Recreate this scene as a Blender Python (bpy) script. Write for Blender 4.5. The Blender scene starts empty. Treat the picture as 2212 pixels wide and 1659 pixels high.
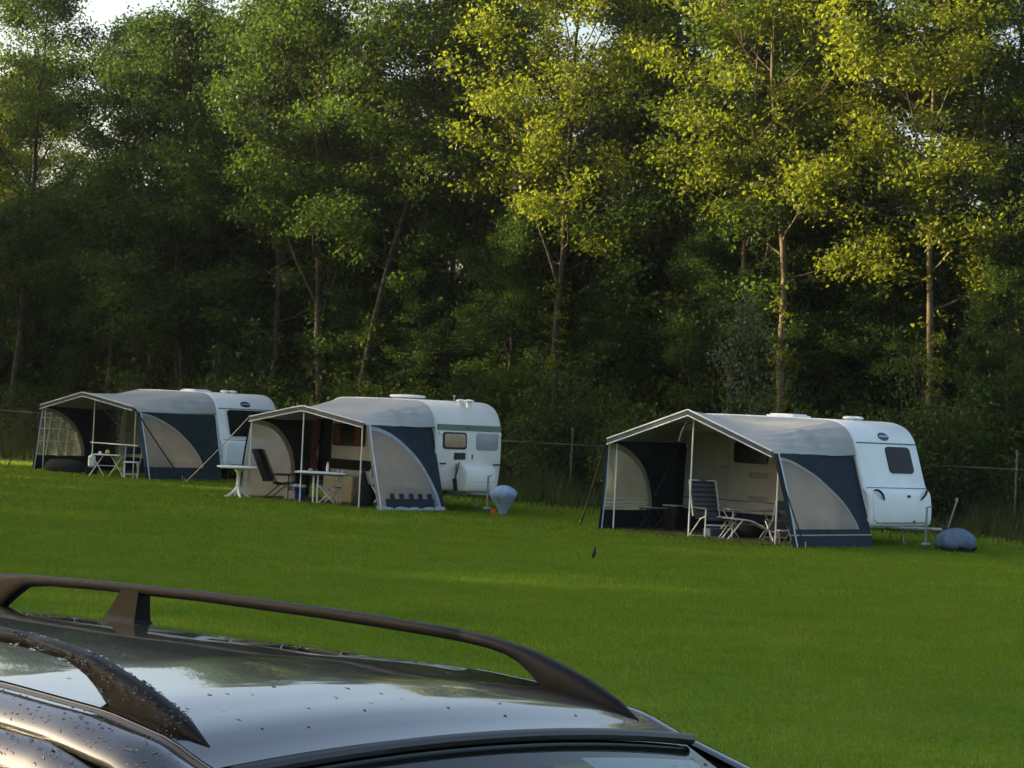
import bpy, math, random
import numpy as np
from mathutils import Vector, Matrix

R_ = math.radians
rnd = random.Random(7)
scene = bpy.context.scene
col = scene.collection

# ------------------------------------------------------------------ camera
cam_d = bpy.data.cameras.new("camera")
cam_d.sensor_width = 36.0
cam_d.lens = 36.0 * 4700.0 / 2212.0
cam_d.clip_end = 3000
cam = bpy.data.objects.new("camera", cam_d)
col.objects.link(cam)
cam.matrix_world = (Matrix.Translation((0, 0, 2.3)) @ Matrix.Rotation(R_(90 + 0.83), 4, 'X')
                    @ Matrix.Rotation(R_(2.8), 4, 'Z'))
scene.camera = cam

# ------------------------------------------------------------------ light
SUN_EL, SUN_AZ = 13.0, 79.0          # degrees; azimuth measured to the left of the view direction
world = bpy.data.worlds.new("World")
scene.world = world
world.use_nodes = True
wn = world.node_tree.nodes
bg = wn["Background"]
sky = wn.new("ShaderNodeTexSky")
sky.sky_type = 'NISHITA'
sky.sun_disc = False
sky.sun_elevation = R_(SUN_EL)
sky.sun_rotation = R_(-SUN_AZ)
sky.air_density = 1.0
sky.dust_density = 6.0
sky.ozone_density = 1.0
world.node_tree.links.new(sky.outputs[0], bg.inputs[0])
bg.inputs[1].default_value = 0.15
sun_d = bpy.data.lights.new("sun", 'SUN')
sun_d.energy = 5.0
sun_d.angle = R_(0.6)
sun_d.color = (1.0, 0.80, 0.50)
sun = bpy.data.objects.new("sun", sun_d)
col.objects.link(sun)
sdir = Vector((-math.sin(R_(SUN_AZ)) * math.cos(R_(SUN_EL)), math.cos(R_(SUN_AZ)) * math.cos(R_(SUN_EL)), math.sin(R_(SUN_EL))))
sun.rotation_euler = sdir.to_track_quat('Z', 'Y').to_euler()
scene.view_settings.view_transform = 'Standard'
scene.view_settings.look = 'None'
scene.view_settings.gamma = 1.0
scene.view_settings.exposure = 1.75
scene.render.engine = 'CYCLES'
scene.cycles.use_denoising = True
scene.cycles.max_bounces = 8
scene.cycles.diffuse_bounces = 3
scene.cycles.glossy_bounces = 3
scene.cycles.transmission_bounces = 6
scene.cycles.transparent_max_bounces = 12
scene.cycles.sample_clamp_indirect = 6.0


# ------------------------------------------------------------------ materials
MATS = {}


def mat(name, color, rough=0.6, spec=0.3, metal=0.0, var=0.12, nscale=6.0, bump=0.0, bscale=60.0, coat=0.0):
    m = bpy.data.materials.new(name)
    m.use_nodes = True
    nt = m.node_tree
    b = nt.nodes["Principled BSDF"]
    b.inputs["Roughness"].default_value = rough
    b.inputs["Specular IOR Level"].default_value = spec
    b.inputs["Metallic"].default_value = metal
    b.inputs["Coat Weight"].default_value = coat
    b.inputs["Coat Roughness"].default_value = 0.02
    tc = nt.nodes.new("ShaderNodeTexCoord")
    no = nt.nodes.new("ShaderNodeTexNoise")
    no.inputs["Scale"].default_value = nscale
    no.inputs["Detail"].default_value = 5
    nt.links.new(tc.outputs["Object"], no.inputs["Vector"])
    rp = nt.nodes.new("ShaderNodeValToRGB")
    rp.color_ramp.elements[0].position = 0.3
    rp.color_ramp.elements[1].position = 0.7
    rp.color_ramp.elements[0].color = tuple(c * (1 - var) for c in color) + (1,)
    rp.color_ramp.elements[1].color = tuple(min(1, c * (1 + var)) for c in color) + (1,)
    nt.links.new(no.outputs["Fac"], rp.inputs["Fac"])
    nt.links.new(rp.outputs["Color"], b.inputs["Base Color"])
    if bump > 0:
        n2 = nt.nodes.new("ShaderNodeTexNoise")
        n2.inputs["Scale"].default_value = bscale
        n2.inputs["Detail"].default_value = 4
        nt.links.new(tc.outputs["Object"], n2.inputs["Vector"])
        bp = nt.nodes.new("ShaderNodeBump")
        bp.inputs["Strength"].default_value = bump
        bp.inputs["Distance"].default_value = 0.02
        nt.links.new(n2.outputs["Fac"], bp.inputs["Height"])
        nt.links.new(bp.outputs["Normal"], b.inputs["Normal"])
    MATS[name] = m
    return m


def leaf_mat(name, cols, trans, tfac=0.42, rough=0.5, spec=0.2, nsc=0.55):
    m = bpy.data.materials.new(name)
    m.use_nodes = True
    nt = m.node_tree
    b = nt.nodes["Principled BSDF"]
    out = nt.nodes["Material Output"]
    geo = nt.nodes.new("ShaderNodeNewGeometry")
    oi = nt.nodes.new("ShaderNodeObjectInfo")
    tc = nt.nodes.new("ShaderNodeTexCoord")
    no = nt.nodes.new("ShaderNodeTexNoise")
    no.inputs["Scale"].default_value = nsc
    no.inputs["Detail"].default_value = 5
    no.inputs["Roughness"].default_value = 0.65
    nt.links.new(tc.outputs["Object"], no.inputs["Vector"])
    a1 = nt.nodes.new("ShaderNodeMath"); a1.operation = 'MULTIPLY_ADD'
    nt.links.new(geo.outputs["Random Per Island"], a1.inputs[0]); a1.inputs[1].default_value = 0.45
    a2 = nt.nodes.new("ShaderNodeMath"); a2.operation = 'MULTIPLY_ADD'
    nt.links.new(oi.outputs["Random"], a2.inputs[0]); a2.inputs[1].default_value = 0.3
    nt.links.new(a2.outputs[0], a1.inputs[2])
    nt.links.new(no.outputs["Fac"], a2.inputs[2])
    sub = nt.nodes.new("ShaderNodeMath"); sub.operation = 'SUBTRACT'
    nt.links.new(a1.outputs[0], sub.inputs[0]); sub.inputs[1].default_value = 0.38
    rp = nt.nodes.new("ShaderNodeValToRGB")
    rp.color_ramp.elements[0].color = cols[0] + (1,)
    rp.color_ramp.elements[1].color = cols[2] + (1,)
    e = rp.color_ramp.elements.new(0.5); e.color = cols[1] + (1,)
    nt.links.new(sub.outputs[0], rp.inputs["Fac"])
    nt.links.new(rp.outputs["Color"], b.inputs["Base Color"])
    b.inputs["Roughness"].default_value = rough
    b.inputs["Specular IOR Level"].default_value = spec
    tr = nt.nodes.new("ShaderNodeBsdfTranslucent")
    mx = nt.nodes.new("ShaderNodeMix"); mx.data_type = 'RGBA'; mx.blend_type = 'MULTIPLY'
    mx.inputs[0].default_value = 1.0
    nt.links.new(rp.outputs["Color"], mx.inputs[6]); mx.inputs[7].default_value = trans + (1,)
    nt.links.new(mx.outputs[2], tr.inputs["Color"])
    ms = nt.nodes.new("ShaderNodeMixShader")
    ms.inputs[0].default_value = tfac
    nt.links.new(b.outputs[0], ms.inputs[1]); nt.links.new(tr.outputs[0], ms.inputs[2])
    nt.links.new(ms.outputs[0], out.inputs["Surface"])
    MATS[name] = m
    return m


def film_mat(name, color, alpha, rough=0.35, transl=0.35):
    """thin awning film: partly see-through, partly scattering"""
    m = bpy.data.materials.new(name)
    m.use_nodes = True
    nt = m.node_tree
    b = nt.nodes["Principled BSDF"]
    out = nt.nodes["Material Output"]
    b.inputs["Base Color"].default_value = color + (1,)
    b.inputs["Roughness"].default_value = rough
    b.inputs["Specular IOR Level"].default_value = 0.4
    tl = nt.nodes.new("ShaderNodeBsdfTranslucent"); tl.inputs["Color"].default_value = color + (1,)
    m1 = nt.nodes.new("ShaderNodeMixShader"); m1.inputs[0].default_value = transl
    nt.links.new(b.outputs[0], m1.inputs[1]); nt.links.new(tl.outputs[0], m1.inputs[2])
    tp = nt.nodes.new("ShaderNodeBsdfTransparent")
    m2 = nt.nodes.new("ShaderNodeMixShader")
    tc = nt.nodes.new("ShaderNodeTexCoord")
    no = nt.nodes.new("ShaderNodeTexNoise"); no.inputs["Scale"].default_value = 3.0
    nt.links.new(tc.outputs["Object"], no.inputs["Vector"])
    mr = nt.nodes.new("ShaderNodeMapRange")
    mr.inputs["From Min"].default_value = 0.3; mr.inputs["From Max"].default_value = 0.7
    mr.inputs["To Min"].default_value = alpha - 0.08; mr.inputs["To Max"].default_value = alpha + 0.08
    nt.links.new(no.outputs["Fac"], mr.inputs["Value"])
    nt.links.new(mr.outputs[0], m2.inputs[0])
    nt.links.new(tp.outputs[0], m2.inputs[1]); nt.links.new(m1.outputs[0], m2.inputs[2])
    nt.links.new(m2.outputs[0], out.inputs["Surface"])
    MATS[name] = m
    return m


def glass_mat(name, tint, alpha):
    m = bpy.data.materials.new(name)
    m.use_nodes = True
    nt = m.node_tree
    out = nt.nodes["Material Output"]
    nt.nodes.remove(nt.nodes["Principled BSDF"])
    tp = nt.nodes.new("ShaderNodeBsdfTransparent"); tp.inputs[0].default_value = tint + (1,)
    gl = nt.nodes.new("ShaderNodeBsdfGlossy"); gl.inputs["Roughness"].default_value = 0.02
    fr = nt.nodes.new("ShaderNodeFresnel"); fr.inputs[0].default_value = 1.42
    ms = nt.nodes.new("ShaderNodeMixShader")
    nt.links.new(fr.outputs[0], ms.inputs[0]); nt.links.new(tp.outputs[0], ms.inputs[1]); nt.links.new(gl.outputs[0], ms.inputs[2])
    nt.links.new(ms.outputs[0], out.inputs["Surface"])
    MATS[name] = m
    return m


mat('caravan_white', (0.74, 0.75, 0.74), 0.35, 0.5, var=0.05, nscale=1.5)
mat('old_white', (0.66, 0.65, 0.60), 0.45, 0.4, var=0.07, nscale=1.2)
mat('panel_cream', (0.38, 0.375, 0.32), 0.5, 0.3, var=0.05, nscale=2)
mat('side_cream_shaded', (0.40, 0.40, 0.35), 0.5, 0.3, var=0.05, nscale=2)  # darker than the white body: awning shade put into the colour
mat('dark_rubber', (0.02, 0.021, 0.023), 0.6, 0.3, var=0.2)
mat('seam_grey', (0.10, 0.11, 0.12), 0.6, 0.3)
mat('dark_window', (0.010, 0.012, 0.011), 0.18, 0.10, var=0.3, nscale=3)
mat('tan_blind', (0.30, 0.22, 0.12), 0.25, 0.5, var=0.15, nscale=4)
mat('grey_blind', (0.26, 0.27, 0.29), 0.25, 0.5, var=0.1, nscale=4)
mat('green_stripe', (0.10, 0.15, 0.13), 0.5, 0.3)
mat('logo_blue', (0.006, 0.014, 0.036), 0.35, 0.5)
mat('logo_band', (0.35, 0.40, 0.44), 0.4, 0.5)
mat('canvas_grey', (0.325, 0.332, 0.32), 0.75, 0.15, var=0.07, nscale=2.5, bump=0.15, bscale=9)
mat('canvas_blue', (0.016, 0.028, 0.040), 0.75, 0.15, var=0.18, nscale=3, bump=0.15, bscale=9)
mat('canvas_slate', (0.05, 0.075, 0.10), 0.75, 0.15, var=0.15, nscale=3, bump=0.12, bscale=9)
mat('band_grey', (0.085, 0.092, 0.096), 0.75, 0.15, var=0.12)
mat('fence_steel', (0.075, 0.08, 0.076), 0.6, 0.3, metal=0.3, var=0.25)
mat('canvas_night', (0.012, 0.022, 0.035), 0.8, 0.1, var=0.2, nscale=3)
mat('canvas_green', (0.016, 0.030, 0.036), 0.75, 0.15, var=0.18, nscale=3, bump=0.15, bscale=9)
mat('piping_white', (0.62, 0.63, 0.62), 0.6, 0.3, var=0.06)
mat('border_tan', (0.34, 0.30, 0.24), 0.7, 0.2, var=0.08)
mat('border_yellow', (0.40, 0.36, 0.19), 0.7, 0.2, var=0.1)
mat('skirt_grey', (0.30, 0.33, 0.36), 0.7, 0.2, var=0.15)
film_mat('film_grey', (0.25, 0.255, 0.257), 0.82, transl=0.45)
film_mat('film_green', (0.16, 0.19, 0.175), 0.75, transl=0.45)
film_mat('film_clear', (0.26, 0.28, 0.22), 0.50)
film_mat('film_pale', (0.28, 0.29, 0.29), 0.86, transl=0.45)
mat('pole_steel', (0.62, 0.62, 0.60), 0.35, 0.5, metal=0.5, var=0.06)
mat('pole_white', (0.72, 0.72, 0.70), 0.4, 0.4, var=0.05)
mat('plastic_white', (0.75, 0.76, 0.75), 0.45, 0.4, var=0.04)
mat('chair_black', (0.012, 0.012, 0.013), 0.7, 0.2, var=0.3)
mat('chair_grey', (0.11, 0.11, 0.12), 0.8, 0.15, var=0.15, bump=0.2)
mat('chair_stripe', (0.03, 0.03, 0.035), 0.8, 0.15, var=0.15)
mat('cooler_blue', (0.015, 0.06, 0.20), 0.4, 0.4)
mat('red_cloth', (0.24, 0.05, 0.05), 0.8, 0.15, var=0.3, nscale=8)
mat('beige_box', (0.36, 0.31, 0.20), 0.7, 0.2, var=0.1)
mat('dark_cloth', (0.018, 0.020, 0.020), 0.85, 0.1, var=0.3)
mat('grey_cloth', (0.09, 0.10, 0.09), 0.85, 0.1, var=0.3)
mat('sheet_brown', (0.10, 0.075, 0.055), 0.85, 0.1, var=0.3, nscale=10)
mat('sheet_dark', (0.03, 0.032, 0.034), 0.85, 0.1, var=0.3, nscale=10)
mat('cover_blue', (0.23, 0.32, 0.44), 0.5, 0.3, var=0.12, bump=0.5, bscale=10)
mat('cover_dark_blue', (0.07, 0.11, 0.18), 0.5, 0.3, var=0.2, bump=0.5, bscale=10)
mat('chock_orange', (0.55, 0.10, 0.02), 0.5, 0.4)
mat('rope_dark', (0.02, 0.022, 0.022), 0.8, 0.2)
mat('rope_light', (0.5, 0.49, 0.44), 0.8, 0.2)
mat('peg_yellow', (0.5, 0.42, 0.08), 0.5, 0.3)
mat('galvanised', (0.30, 0.31, 0.31), 0.45, 0.5, metal=0.6, var=0.2)
mat('fence_wire', (0.06, 0.065, 0.06), 0.6, 0.3, metal=0.4, var=0.2)
mat('bark', (0.055, 0.046, 0.032), 0.9, 0.1, var=0.4, nscale=5, bump=0.8, bscale=14)
mat('bark_pale', (0.115, 0.09, 0.056), 0.9, 0.1, var=0.35, nscale=5, bump=0.7, bscale=14)
mat('bird_black', (0.010, 0.010, 0.011), 0.5, 0.4, var=0.3)
mat('beak_yellow', (0.35, 0.20, 0.02), 0.5, 0.4)
mat('fruit_yellow', (0.45, 0.33, 0.03), 0.6, 0.3)
mat('car_plastic', (0.0045, 0.0045, 0.005), 0.50, 0.14, var=0.15, bump=0.06, bscale=300)
mat('car_trim', (0.010, 0.011, 0.013), 0.35, 0.5, var=0.1)
mat('car_paint', (0.045, 0.047, 0.051), 0.20, 0.5, metal=1.0, var=0.05, coat=1.0)
mat('car_interior', (0.05, 0.055, 0.06), 0.9, 0.1)
mat('visor', (0.70, 0.76, 0.73), 0.8, 0.2, var=0.05)
mat('tyre', (0.015, 0.015, 0.015), 0.85, 0.2)
mat('rim', (0.35, 0.36, 0.37), 0.3, 0.5, metal=0.8)
mat('lamp_glass', (0.55, 0.57, 0.6), 0.1, 0.6)
glass_mat('car_glass', (0.62, 0.76, 0.74), 0.3)
m = mat('water_drop', (0.9, 0.93, 0.95), 0.02, 0.5, var=0.0)
m.node_tree.nodes["Principled BSDF"].inputs["Transmission Weight"].default_value = 1.0
m.node_tree.nodes["Principled BSDF"].inputs["IOR"].default_value = 1.33

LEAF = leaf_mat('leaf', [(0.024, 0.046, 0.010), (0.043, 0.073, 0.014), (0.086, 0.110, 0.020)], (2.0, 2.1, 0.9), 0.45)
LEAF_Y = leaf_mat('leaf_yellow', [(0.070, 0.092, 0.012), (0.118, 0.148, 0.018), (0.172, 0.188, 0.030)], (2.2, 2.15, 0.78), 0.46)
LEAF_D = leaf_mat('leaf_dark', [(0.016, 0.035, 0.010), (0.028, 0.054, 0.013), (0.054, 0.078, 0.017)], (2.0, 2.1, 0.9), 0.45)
LEAF_S = leaf_mat('leaf_silver', [(0.055, 0.085, 0.05), (0.085, 0.120, 0.075), (0.125, 0.160, 0.10)], (1.2, 1.4, 0.8), 0.35)
GRASS = leaf_mat('grass_blade', [(0.056, 0.122, 0.008), (0.104, 0.172, 0.012), (0.185, 0.205, 0.030)], (1.5, 1.6, 0.8), 0.42, 0.75, 0.12, 0.8)
WEED = leaf_mat('weed', [(0.024, 0.042, 0.013), (0.040, 0.058, 0.019), (0.075, 0.074, 0.034)], (1.3, 1.4, 0.9), 0.35, 0.8, 0.1)


# ------------------------------------------------------------------ mesh helpers
def np_mesh(name, verts, quads):
    me = bpy.data.meshes.new(name)
    k = quads.shape[1]
    me.vertices.add(len(verts)); me.loops.add(quads.size); me.polygons.add(len(quads))
    me.vertices.foreach_set("co", np.asarray(verts, np.float32).ravel())
    me.loops.foreach_set("vertex_index", np.asarray(quads, np.int32).ravel())
    me.polygons.foreach_set("loop_start", np.arange(0, quads.size, k, dtype=np.int32))
    me.polygons.foreach_set("loop_total", np.full(len(quads), k, np.int32))
    me.update(calc_edges=True)
    return me


class MB:
    def __init__(s):
        s.v = []; s.f = []

    def add(s, vs, fs):
        o = len(s.v)
        s.v += [tuple(p) for p in vs]
        s.f += [tuple(i + o for i in f) for f in fs]
        return s

    def box(s, c, size, rz=0.0, bev=0.0, rx=0.0, ry=0.0):
        hx, hy, hz = (d / 2 for d in size)
        M = Matrix.Rotation(rz, 3, 'Z') @ Matrix.Rotation(ry, 3, 'Y') @ Matrix.Rotation(rx, 3, 'X')
        b = min(bev, hx * .45, hy * .45, hz * .45)
        vs, fs = [], []
        if b <= 0:
            for sz in (-1, 1):
                for (sx, sy) in ((-1, -1), (1, -1), (1, 1), (-1, 1)):
                    vs.append((sx * hx, sy * hy, sz * hz))
            fs = [(3, 2, 1, 0), (4, 5, 6, 7), (0, 1, 5, 4), (1, 2, 6, 5), (2, 3, 7, 6), (3, 0, 4, 7)]
        else:
            lay = [(-hz, b), (-hz + b, 0), (hz - b, 0), (hz, b)]
            for z, ins in lay:
                X, Y = hx - ins, hy - ins
                c8 = [(X - b, -Y), (X, -Y + b), (X, Y - b), (X - b, Y), (-X + b, Y), (-X, Y - b), (-X, -Y + b), (-X + b, -Y)]
                vs += [(x, y, z) for x, y in c8]
            for L in range(3):
                for i in range(8):
                    j = (i + 1) % 8
                    fs.append((L * 8 + i, L * 8 + j, L * 8 + 8 + j, L * 8 + 8 + i))
            fs.append(tuple(range(7, -1, -1))); fs.append(tuple(range(24, 32)))
        vs = [M @ Vector(p) + Vector(c) for p in vs]
        return s.add(vs, fs)

    def tube(s, pts, r, n=8, cap=True):
        pts = [Vector(p) for p in pts]
        rs = r if isinstance(r, (list, tuple)) else [r] * len(pts)
        rings, prev = [], None
        for i, p in enumerate(pts):
            t = (pts[min(i + 1, len(pts) - 1)] - pts[max(i - 1, 0)])
            t = t.normalized() if t.length > 1e-9 else Vector((0, 0, 1))
            if prev is None:
                a = t.orthogonal().normalized()
            else:
                a = (prev - t * prev.dot(t))
                a = a.normalized() if a.length > 1e-6 else t.orthogonal().normalized()
            prev = a
            bb = t.cross(a)
            rings.append([p + (a * math.cos(2 * math.pi * k / n) + bb * math.sin(2 * math.pi * k / n)) * rs[i] for k in range(n)])
        vs = [v for rg in rings for v in rg]
        fs = []
        for i in range(len(rings) - 1):
            for k in range(n):
                j = (k + 1) % n
                fs.append((i * n + k, i * n + j, (i + 1) * n + j, (i + 1) * n + k))
        if cap:
            fs.append(tuple(range(n - 1, -1, -1)))
            fs.append(tuple((len(rings) - 1) * n + k for k in range(n)))
        return s.add(vs, fs)

    def lathe(s, prof, c=(0, 0, 0), n=20, sx=1.0, sy=1.0, noise=0.0, seed=1, fold=0.0):
        q = random.Random(seed)
        vs, fs = [], []
        for r, z in prof:
            for k in range(n):
                a = 2 * math.pi * k / n
                rr = r * (1 + (q.random() - .5) * noise + fold * (math.sin(5 * a + z * 7 + seed) * .6 + math.sin(9 * a - z * 11) * .4))
                vs.append((c[0] + rr * math.cos(a) * sx, c[1] + rr * math.sin(a) * sy, c[2] + z + (q.random() - .5) * noise * .1))
        for i in range(len(prof) - 1):
            for k in range(n):
                j = (k + 1) % n
                fs.append((i * n + k, i * n + j, (i + 1) * n + j, (i + 1) * n + k))
        fs.append(tuple(range(n - 1, -1, -1)))
        fs.append(tuple((len(prof) - 1) * n + k for k in range(n)))
        return s.add(vs, fs)

    def grid(s, rows, close=False):
        """rows: list of equal-length lists of points"""
        n = len(rows[0]); vs = [p for r in rows for p in r]; fs = []
        for i in range(len(rows) - 1):
            for k in range(n - 1 + (1 if close else 0)):
                j = (k + 1) % n
                fs.append((i * n + k, i * n + j, (i + 1) * n + j, (i + 1) * n + k))
        return s.add(vs, fs)

    def build(s, name, material, parent=None, smooth=True, angle=35):
        me = bpy.data.meshes.new(name)
        me.from_pydata(s.v, [], s.f)
        me.update()
        if smooth:
            me.polygons.foreach_set("use_smooth", [True] * len(me.polygons))
            me.set_sharp_from_angle(angle=R_(angle))
        o = bpy.data.objects.new(name, me)
        col.objects.link(o)
        me.materials.append(MATS[material] if isinstance(material, str) else material)
        o.parent = parent
        return o


def tag(o, label=None, cat=None, group=None, kind=None):
    if label: o["label"] = label
    if cat: o["category"] = cat
    if group: o["group"] = group
    if kind: o["kind"] = kind
    return o


def thing(name, label, cat, loc=(0, 0, 0), rz=0.0, group=None):
    o = bpy.data.objects.new(name, None)
    o.empty_display_size = 0.2
    col.objects.link(o)
    o.location = loc
    o.rotation_euler = (0, 0, rz)
    return tag(o, label, cat, group)


def obj_from(name, me, parent=None):
    o = bpy.data.objects.new(name, me)
    col.objects.link(o)
    o.parent = parent
    return o


def copy_tree(o, parent=None):
    c = o.copy()
    col.objects.link(c)
    c.parent = parent
    for ch in [q for q in o.children]:
        copy_tree(ch, c)
    return c


def interp(x, xs, ys):
    return float(np.interp(x, xs, ys))


# ================================================================== GROUND
def ground_material():
    m = bpy.data.materials.new('lawn')
    m.use_nodes = True
    nt = m.node_tree
    b = nt.nodes["Principled BSDF"]
    tc = nt.nodes.new("ShaderNodeTexCoord")
    n1 = nt.nodes.new("ShaderNodeTexNoise"); n1.inputs["Scale"].default_value = 0.35; n1.inputs["Detail"].default_value = 6
    n2 = nt.nodes.new("ShaderNodeTexNoise"); n2.inputs["Scale"].default_value = 14; n2.inputs["Detail"].default_value = 6
    nt.links.new(tc.outputs["Object"], n1.inputs["Vector"]); nt.links.new(tc.outputs["Object"], n2.inputs["Vector"])
    ad = nt.nodes.new("ShaderNodeMath"); ad.operation = 'MULTIPLY_ADD'
    nt.links.new(n1.outputs["Fac"], ad.inputs[0]); ad.inputs[1].default_value = 0.7
    mu = nt.nodes.new("ShaderNodeMath"); mu.operation = 'MULTIPLY'; mu.inputs[1].default_value = 0.35
    nt.links.new(n2.outputs["Fac"], mu.inputs[0]); nt.links.new(mu.outputs[0], ad.inputs[2])
    rp = nt.nodes.new("ShaderNodeValToRGB")
    rp.color_ramp.elements[0].position = 0.35; rp.color_ramp.elements[0].color = (0.050, 0.112, 0.009, 1)
    rp.color_ramp.elements[1].position = 0.72; rp.color_ramp.elements[1].color = (0.105, 0.180, 0.014, 1)
    nt.links.new(ad.outputs[0], rp.inputs["Fac"])
    nt.links.new(rp.outputs["Color"], b.inputs["Base Color"])
    b.inputs["Roughness"].default_value = 0.9
    b.inputs["Specular IOR Level"].default_value = 0.1
    n3 = nt.nodes.new("ShaderNodeTexNoise"); n3.inputs["Scale"].default_value = 45; n3.inputs["Detail"].default_value = 3
    nt.links.new(tc.outputs["Object"], n3.inputs["Vector"])
    bp = nt.nodes.new("ShaderNodeBump"); bp.inputs["Strength"].default_value = 0.6; bp.inputs["Distance"].default_value = 0.03
    nt.links.new(n3.outputs["Fac"], bp.inputs["Height"]); nt.links.new(bp.outputs["Normal"], b.inputs["Normal"])
    return m


g = MB()
g.add([(-160, -60, 0), (160, -60, 0), (160, 300, 0), (-160, 300, 0)], [(0, 1, 2, 3)])
ground = g.build('ground', ground_material(), smooth=False)
tag(ground, kind='structure')


def fence_y(x):
    return interp(x, [-30, -16, -6, 1.7, 12.5, 30], [89, 76, 66.5, 58.6, 51.8, 41])


mat('forest_soil', (0.030, 0.026, 0.016), 0.95, 0.05, var=0.5, nscale=1.2, bump=0.6, bscale=6)
w = MB()
xs = [-60 + 3 * i for i in range(41)]
w.grid([[(x, interp(x, [-60, -30, 30, 60], [110, 90.5, 42.5, 22]) if abs(x) > 30 else fence_y(x) + 1.2, .006) for x in xs],
        [(x, 260, .006) for x in xs]])
soil = w.build('forest_floor', 'forest_soil', smooth=False)
tag(soil, kind='structure')


def blades(n, xy, h, wd, rng, lean=0.6):
    """n triangular blades standing at xy (n,2)"""
    ang = rng.uniform(0, 2 * np.pi, n)
    hh = h * rng.uniform(0.55, 1.25, n)
    ww = wd * rng.uniform(0.7, 1.3, n)
    la = rng.uniform(0, 2 * np.pi, n); ll = hh * lean * rng.uniform(0.1, 1, n)
    v = np.zeros((n, 3, 3), np.float32)
    v[:, 0, 0] = xy[:, 0] - np.cos(ang) * ww; v[:, 0, 1] = xy[:, 1] - np.sin(ang) * ww
    v[:, 1, 0] = xy[:, 0] + np.cos(ang) * ww; v[:, 1, 1] = xy[:, 1] + np.sin(ang) * ww
    v[:, 2, 0] = xy[:, 0] + np.cos(la) * ll; v[:, 2, 1] = xy[:, 1] + np.sin(la) * ll
    v[:, 2, 2] = hh
    return v


rng = np.random.default_rng(3)
parts = []
for (y0, y1, dens, h, wd) in ((8, 20, 1500, .040, .004), (20, 30, 1100, .045, .006), (30, 42, 520, .05, .010), (42, 70, 210, .06, .016)):
    xl = -0.27 * y1 - 1; xr = 0.27 * y1 + 1
    n = int((xr - xl) * (y1 - y0) * dens)
    p = np.stack([rng.uniform(xl, xr, n), rng.uniform(y0, y1, n)], 1)
    keep = (np.abs(p[:, 0]) < 0.27 * p[:, 1] + 1) & (p[:, 1] < np.interp(p[:, 0], [-30, -16, -6, 1.7, 12.5, 30], [89, 76, 66.5, 58.6, 51.8, 41]))
    p = p[keep]
    parts.append(blades(len(p), p, h, wd, rng))
gv = np.concatenate(parts).reshape(-1, 3)
gme = np_mesh('grass', gv, np.arange(len(gv)).reshape(-1, 3))
gme.materials.append(GRASS)
tag(obj_from('grass', gme), 'short mown green grass of the camping field', 'grass', kind='stuff')


# ================================================================== CARAVANS
def smooth_profile(pts, n=6):
    """Catmull-Rom through open list of (a,z)"""
    P = [np.array(p, float) for p in pts]
    out = []
    for i in range(len(P) - 1):
        p0 = P[max(i - 1, 0)]; p1 = P[i]; p2 = P[i + 1]; p3 = P[min(i + 2, len(P) - 1)]
        for k in range(n):
            t = k / n
            d1, d2 = (p2 - p0) * .5, (p3 - p1) * .5
            L = np.linalg.norm(p2 - p1)
            for d in (d1, d2):
                ln = np.linalg.norm(d)
                if ln > L: d *= L / ln
            h = (2 * t**3 - 3 * t**2 + 1) * p1 + (t**3 - 2 * t**2 + t) * d1 + (-2 * t**3 + 3 * t**2) * p2 + (t**3 - t**2) * d2
            out.append((h[0], h[1]))
    out.append(tuple(P[-1]))
    return out


PROF_NEW = smooth_profile([(-.16, .36), (-.02, .46), (.0, .72), (-.05, 1.08), (-.17, 1.22), (-.42, 1.95), (-.52, 2.2), (-.72, 2.42), (-1.05, 2.535), (-1.6, 2.555),
                           (-4.4, 2.555), (-4.85, 2.48), (-5.12, 2.2), (-5.28, 1.6), (-5.36, .9), (-5.3, .36)])
PROF_OLD = smooth_profile([(-.16, .44), (-.06, .5), (.0, .8), (.03, 1.2), (.02, 1.75), (-.06, 2.15), (-.24, 2.42), (-.55, 2.55), (-1.0, 2.58),
                           (-3.5, 2.56), (-3.95, 2.46), (-4.3, 2.15), (-4.5, 1.6), (-4.55, 1.0), (-4.45, .44)])


def offset_prof(prof, d):
    n = len(prof); out = []
    cx = sum(p[0] for p in prof) / n; cz = sum(p[1] for p in prof) / n
    for i in range(n):
        p0 = np.array(prof[i - 1]); p2 = np.array(prof[(i + 1) % n])
        t = p2 - p0; t /= (np.linalg.norm(t) + 1e-9)
        nn = np.array((t[1], -t[0]))
        q = np.array(prof[i])
        if nn @ (np.array((cx, cz)) - q) < 0: nn = -nn
        out.append(tuple(q + nn * d))
    return out


def caravan_body(prof, width, material, parent, rnd_edge=.07):
    b = MB()
    rows = []
    for y, ins in ((0, rnd_edge), (.012, rnd_edge * .5), (.035, rnd_edge * .2), (rnd_edge, 0), (width - rnd_edge, 0), (width - .035, rnd_edge * .2), (width - .012, rnd_edge * .5), (width, rnd_edge)):
        pr = offset_prof(prof, ins)
        rows.append([(a, y, z) for a, z in pr])
    b.grid(rows, close=True)
    n = len(prof)
    b.f.append(tuple(range(n - 1, -1, -1)))
    b.f.append(tuple((len(rows) - 1) * n + k for k in range(n)))
    return b.build('body', material, parent, angle=40)


def front_fn(prof):
    fr = [(z, a) for a, z in prof if a > -1.3]
    fr.sort()
    zs = [f[0] for f in fr]; As = [f[1] for f in fr]

    def f(z):
        a = interp(z, zs, As); a2 = interp(z + .03, zs, As)
        t = Vector((a2 - a, 0, .03)).normalized()
        nrm = Vector((t.z, 0, -t.x))
        return Vector((a, 0, z)), nrm
    return f


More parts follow.
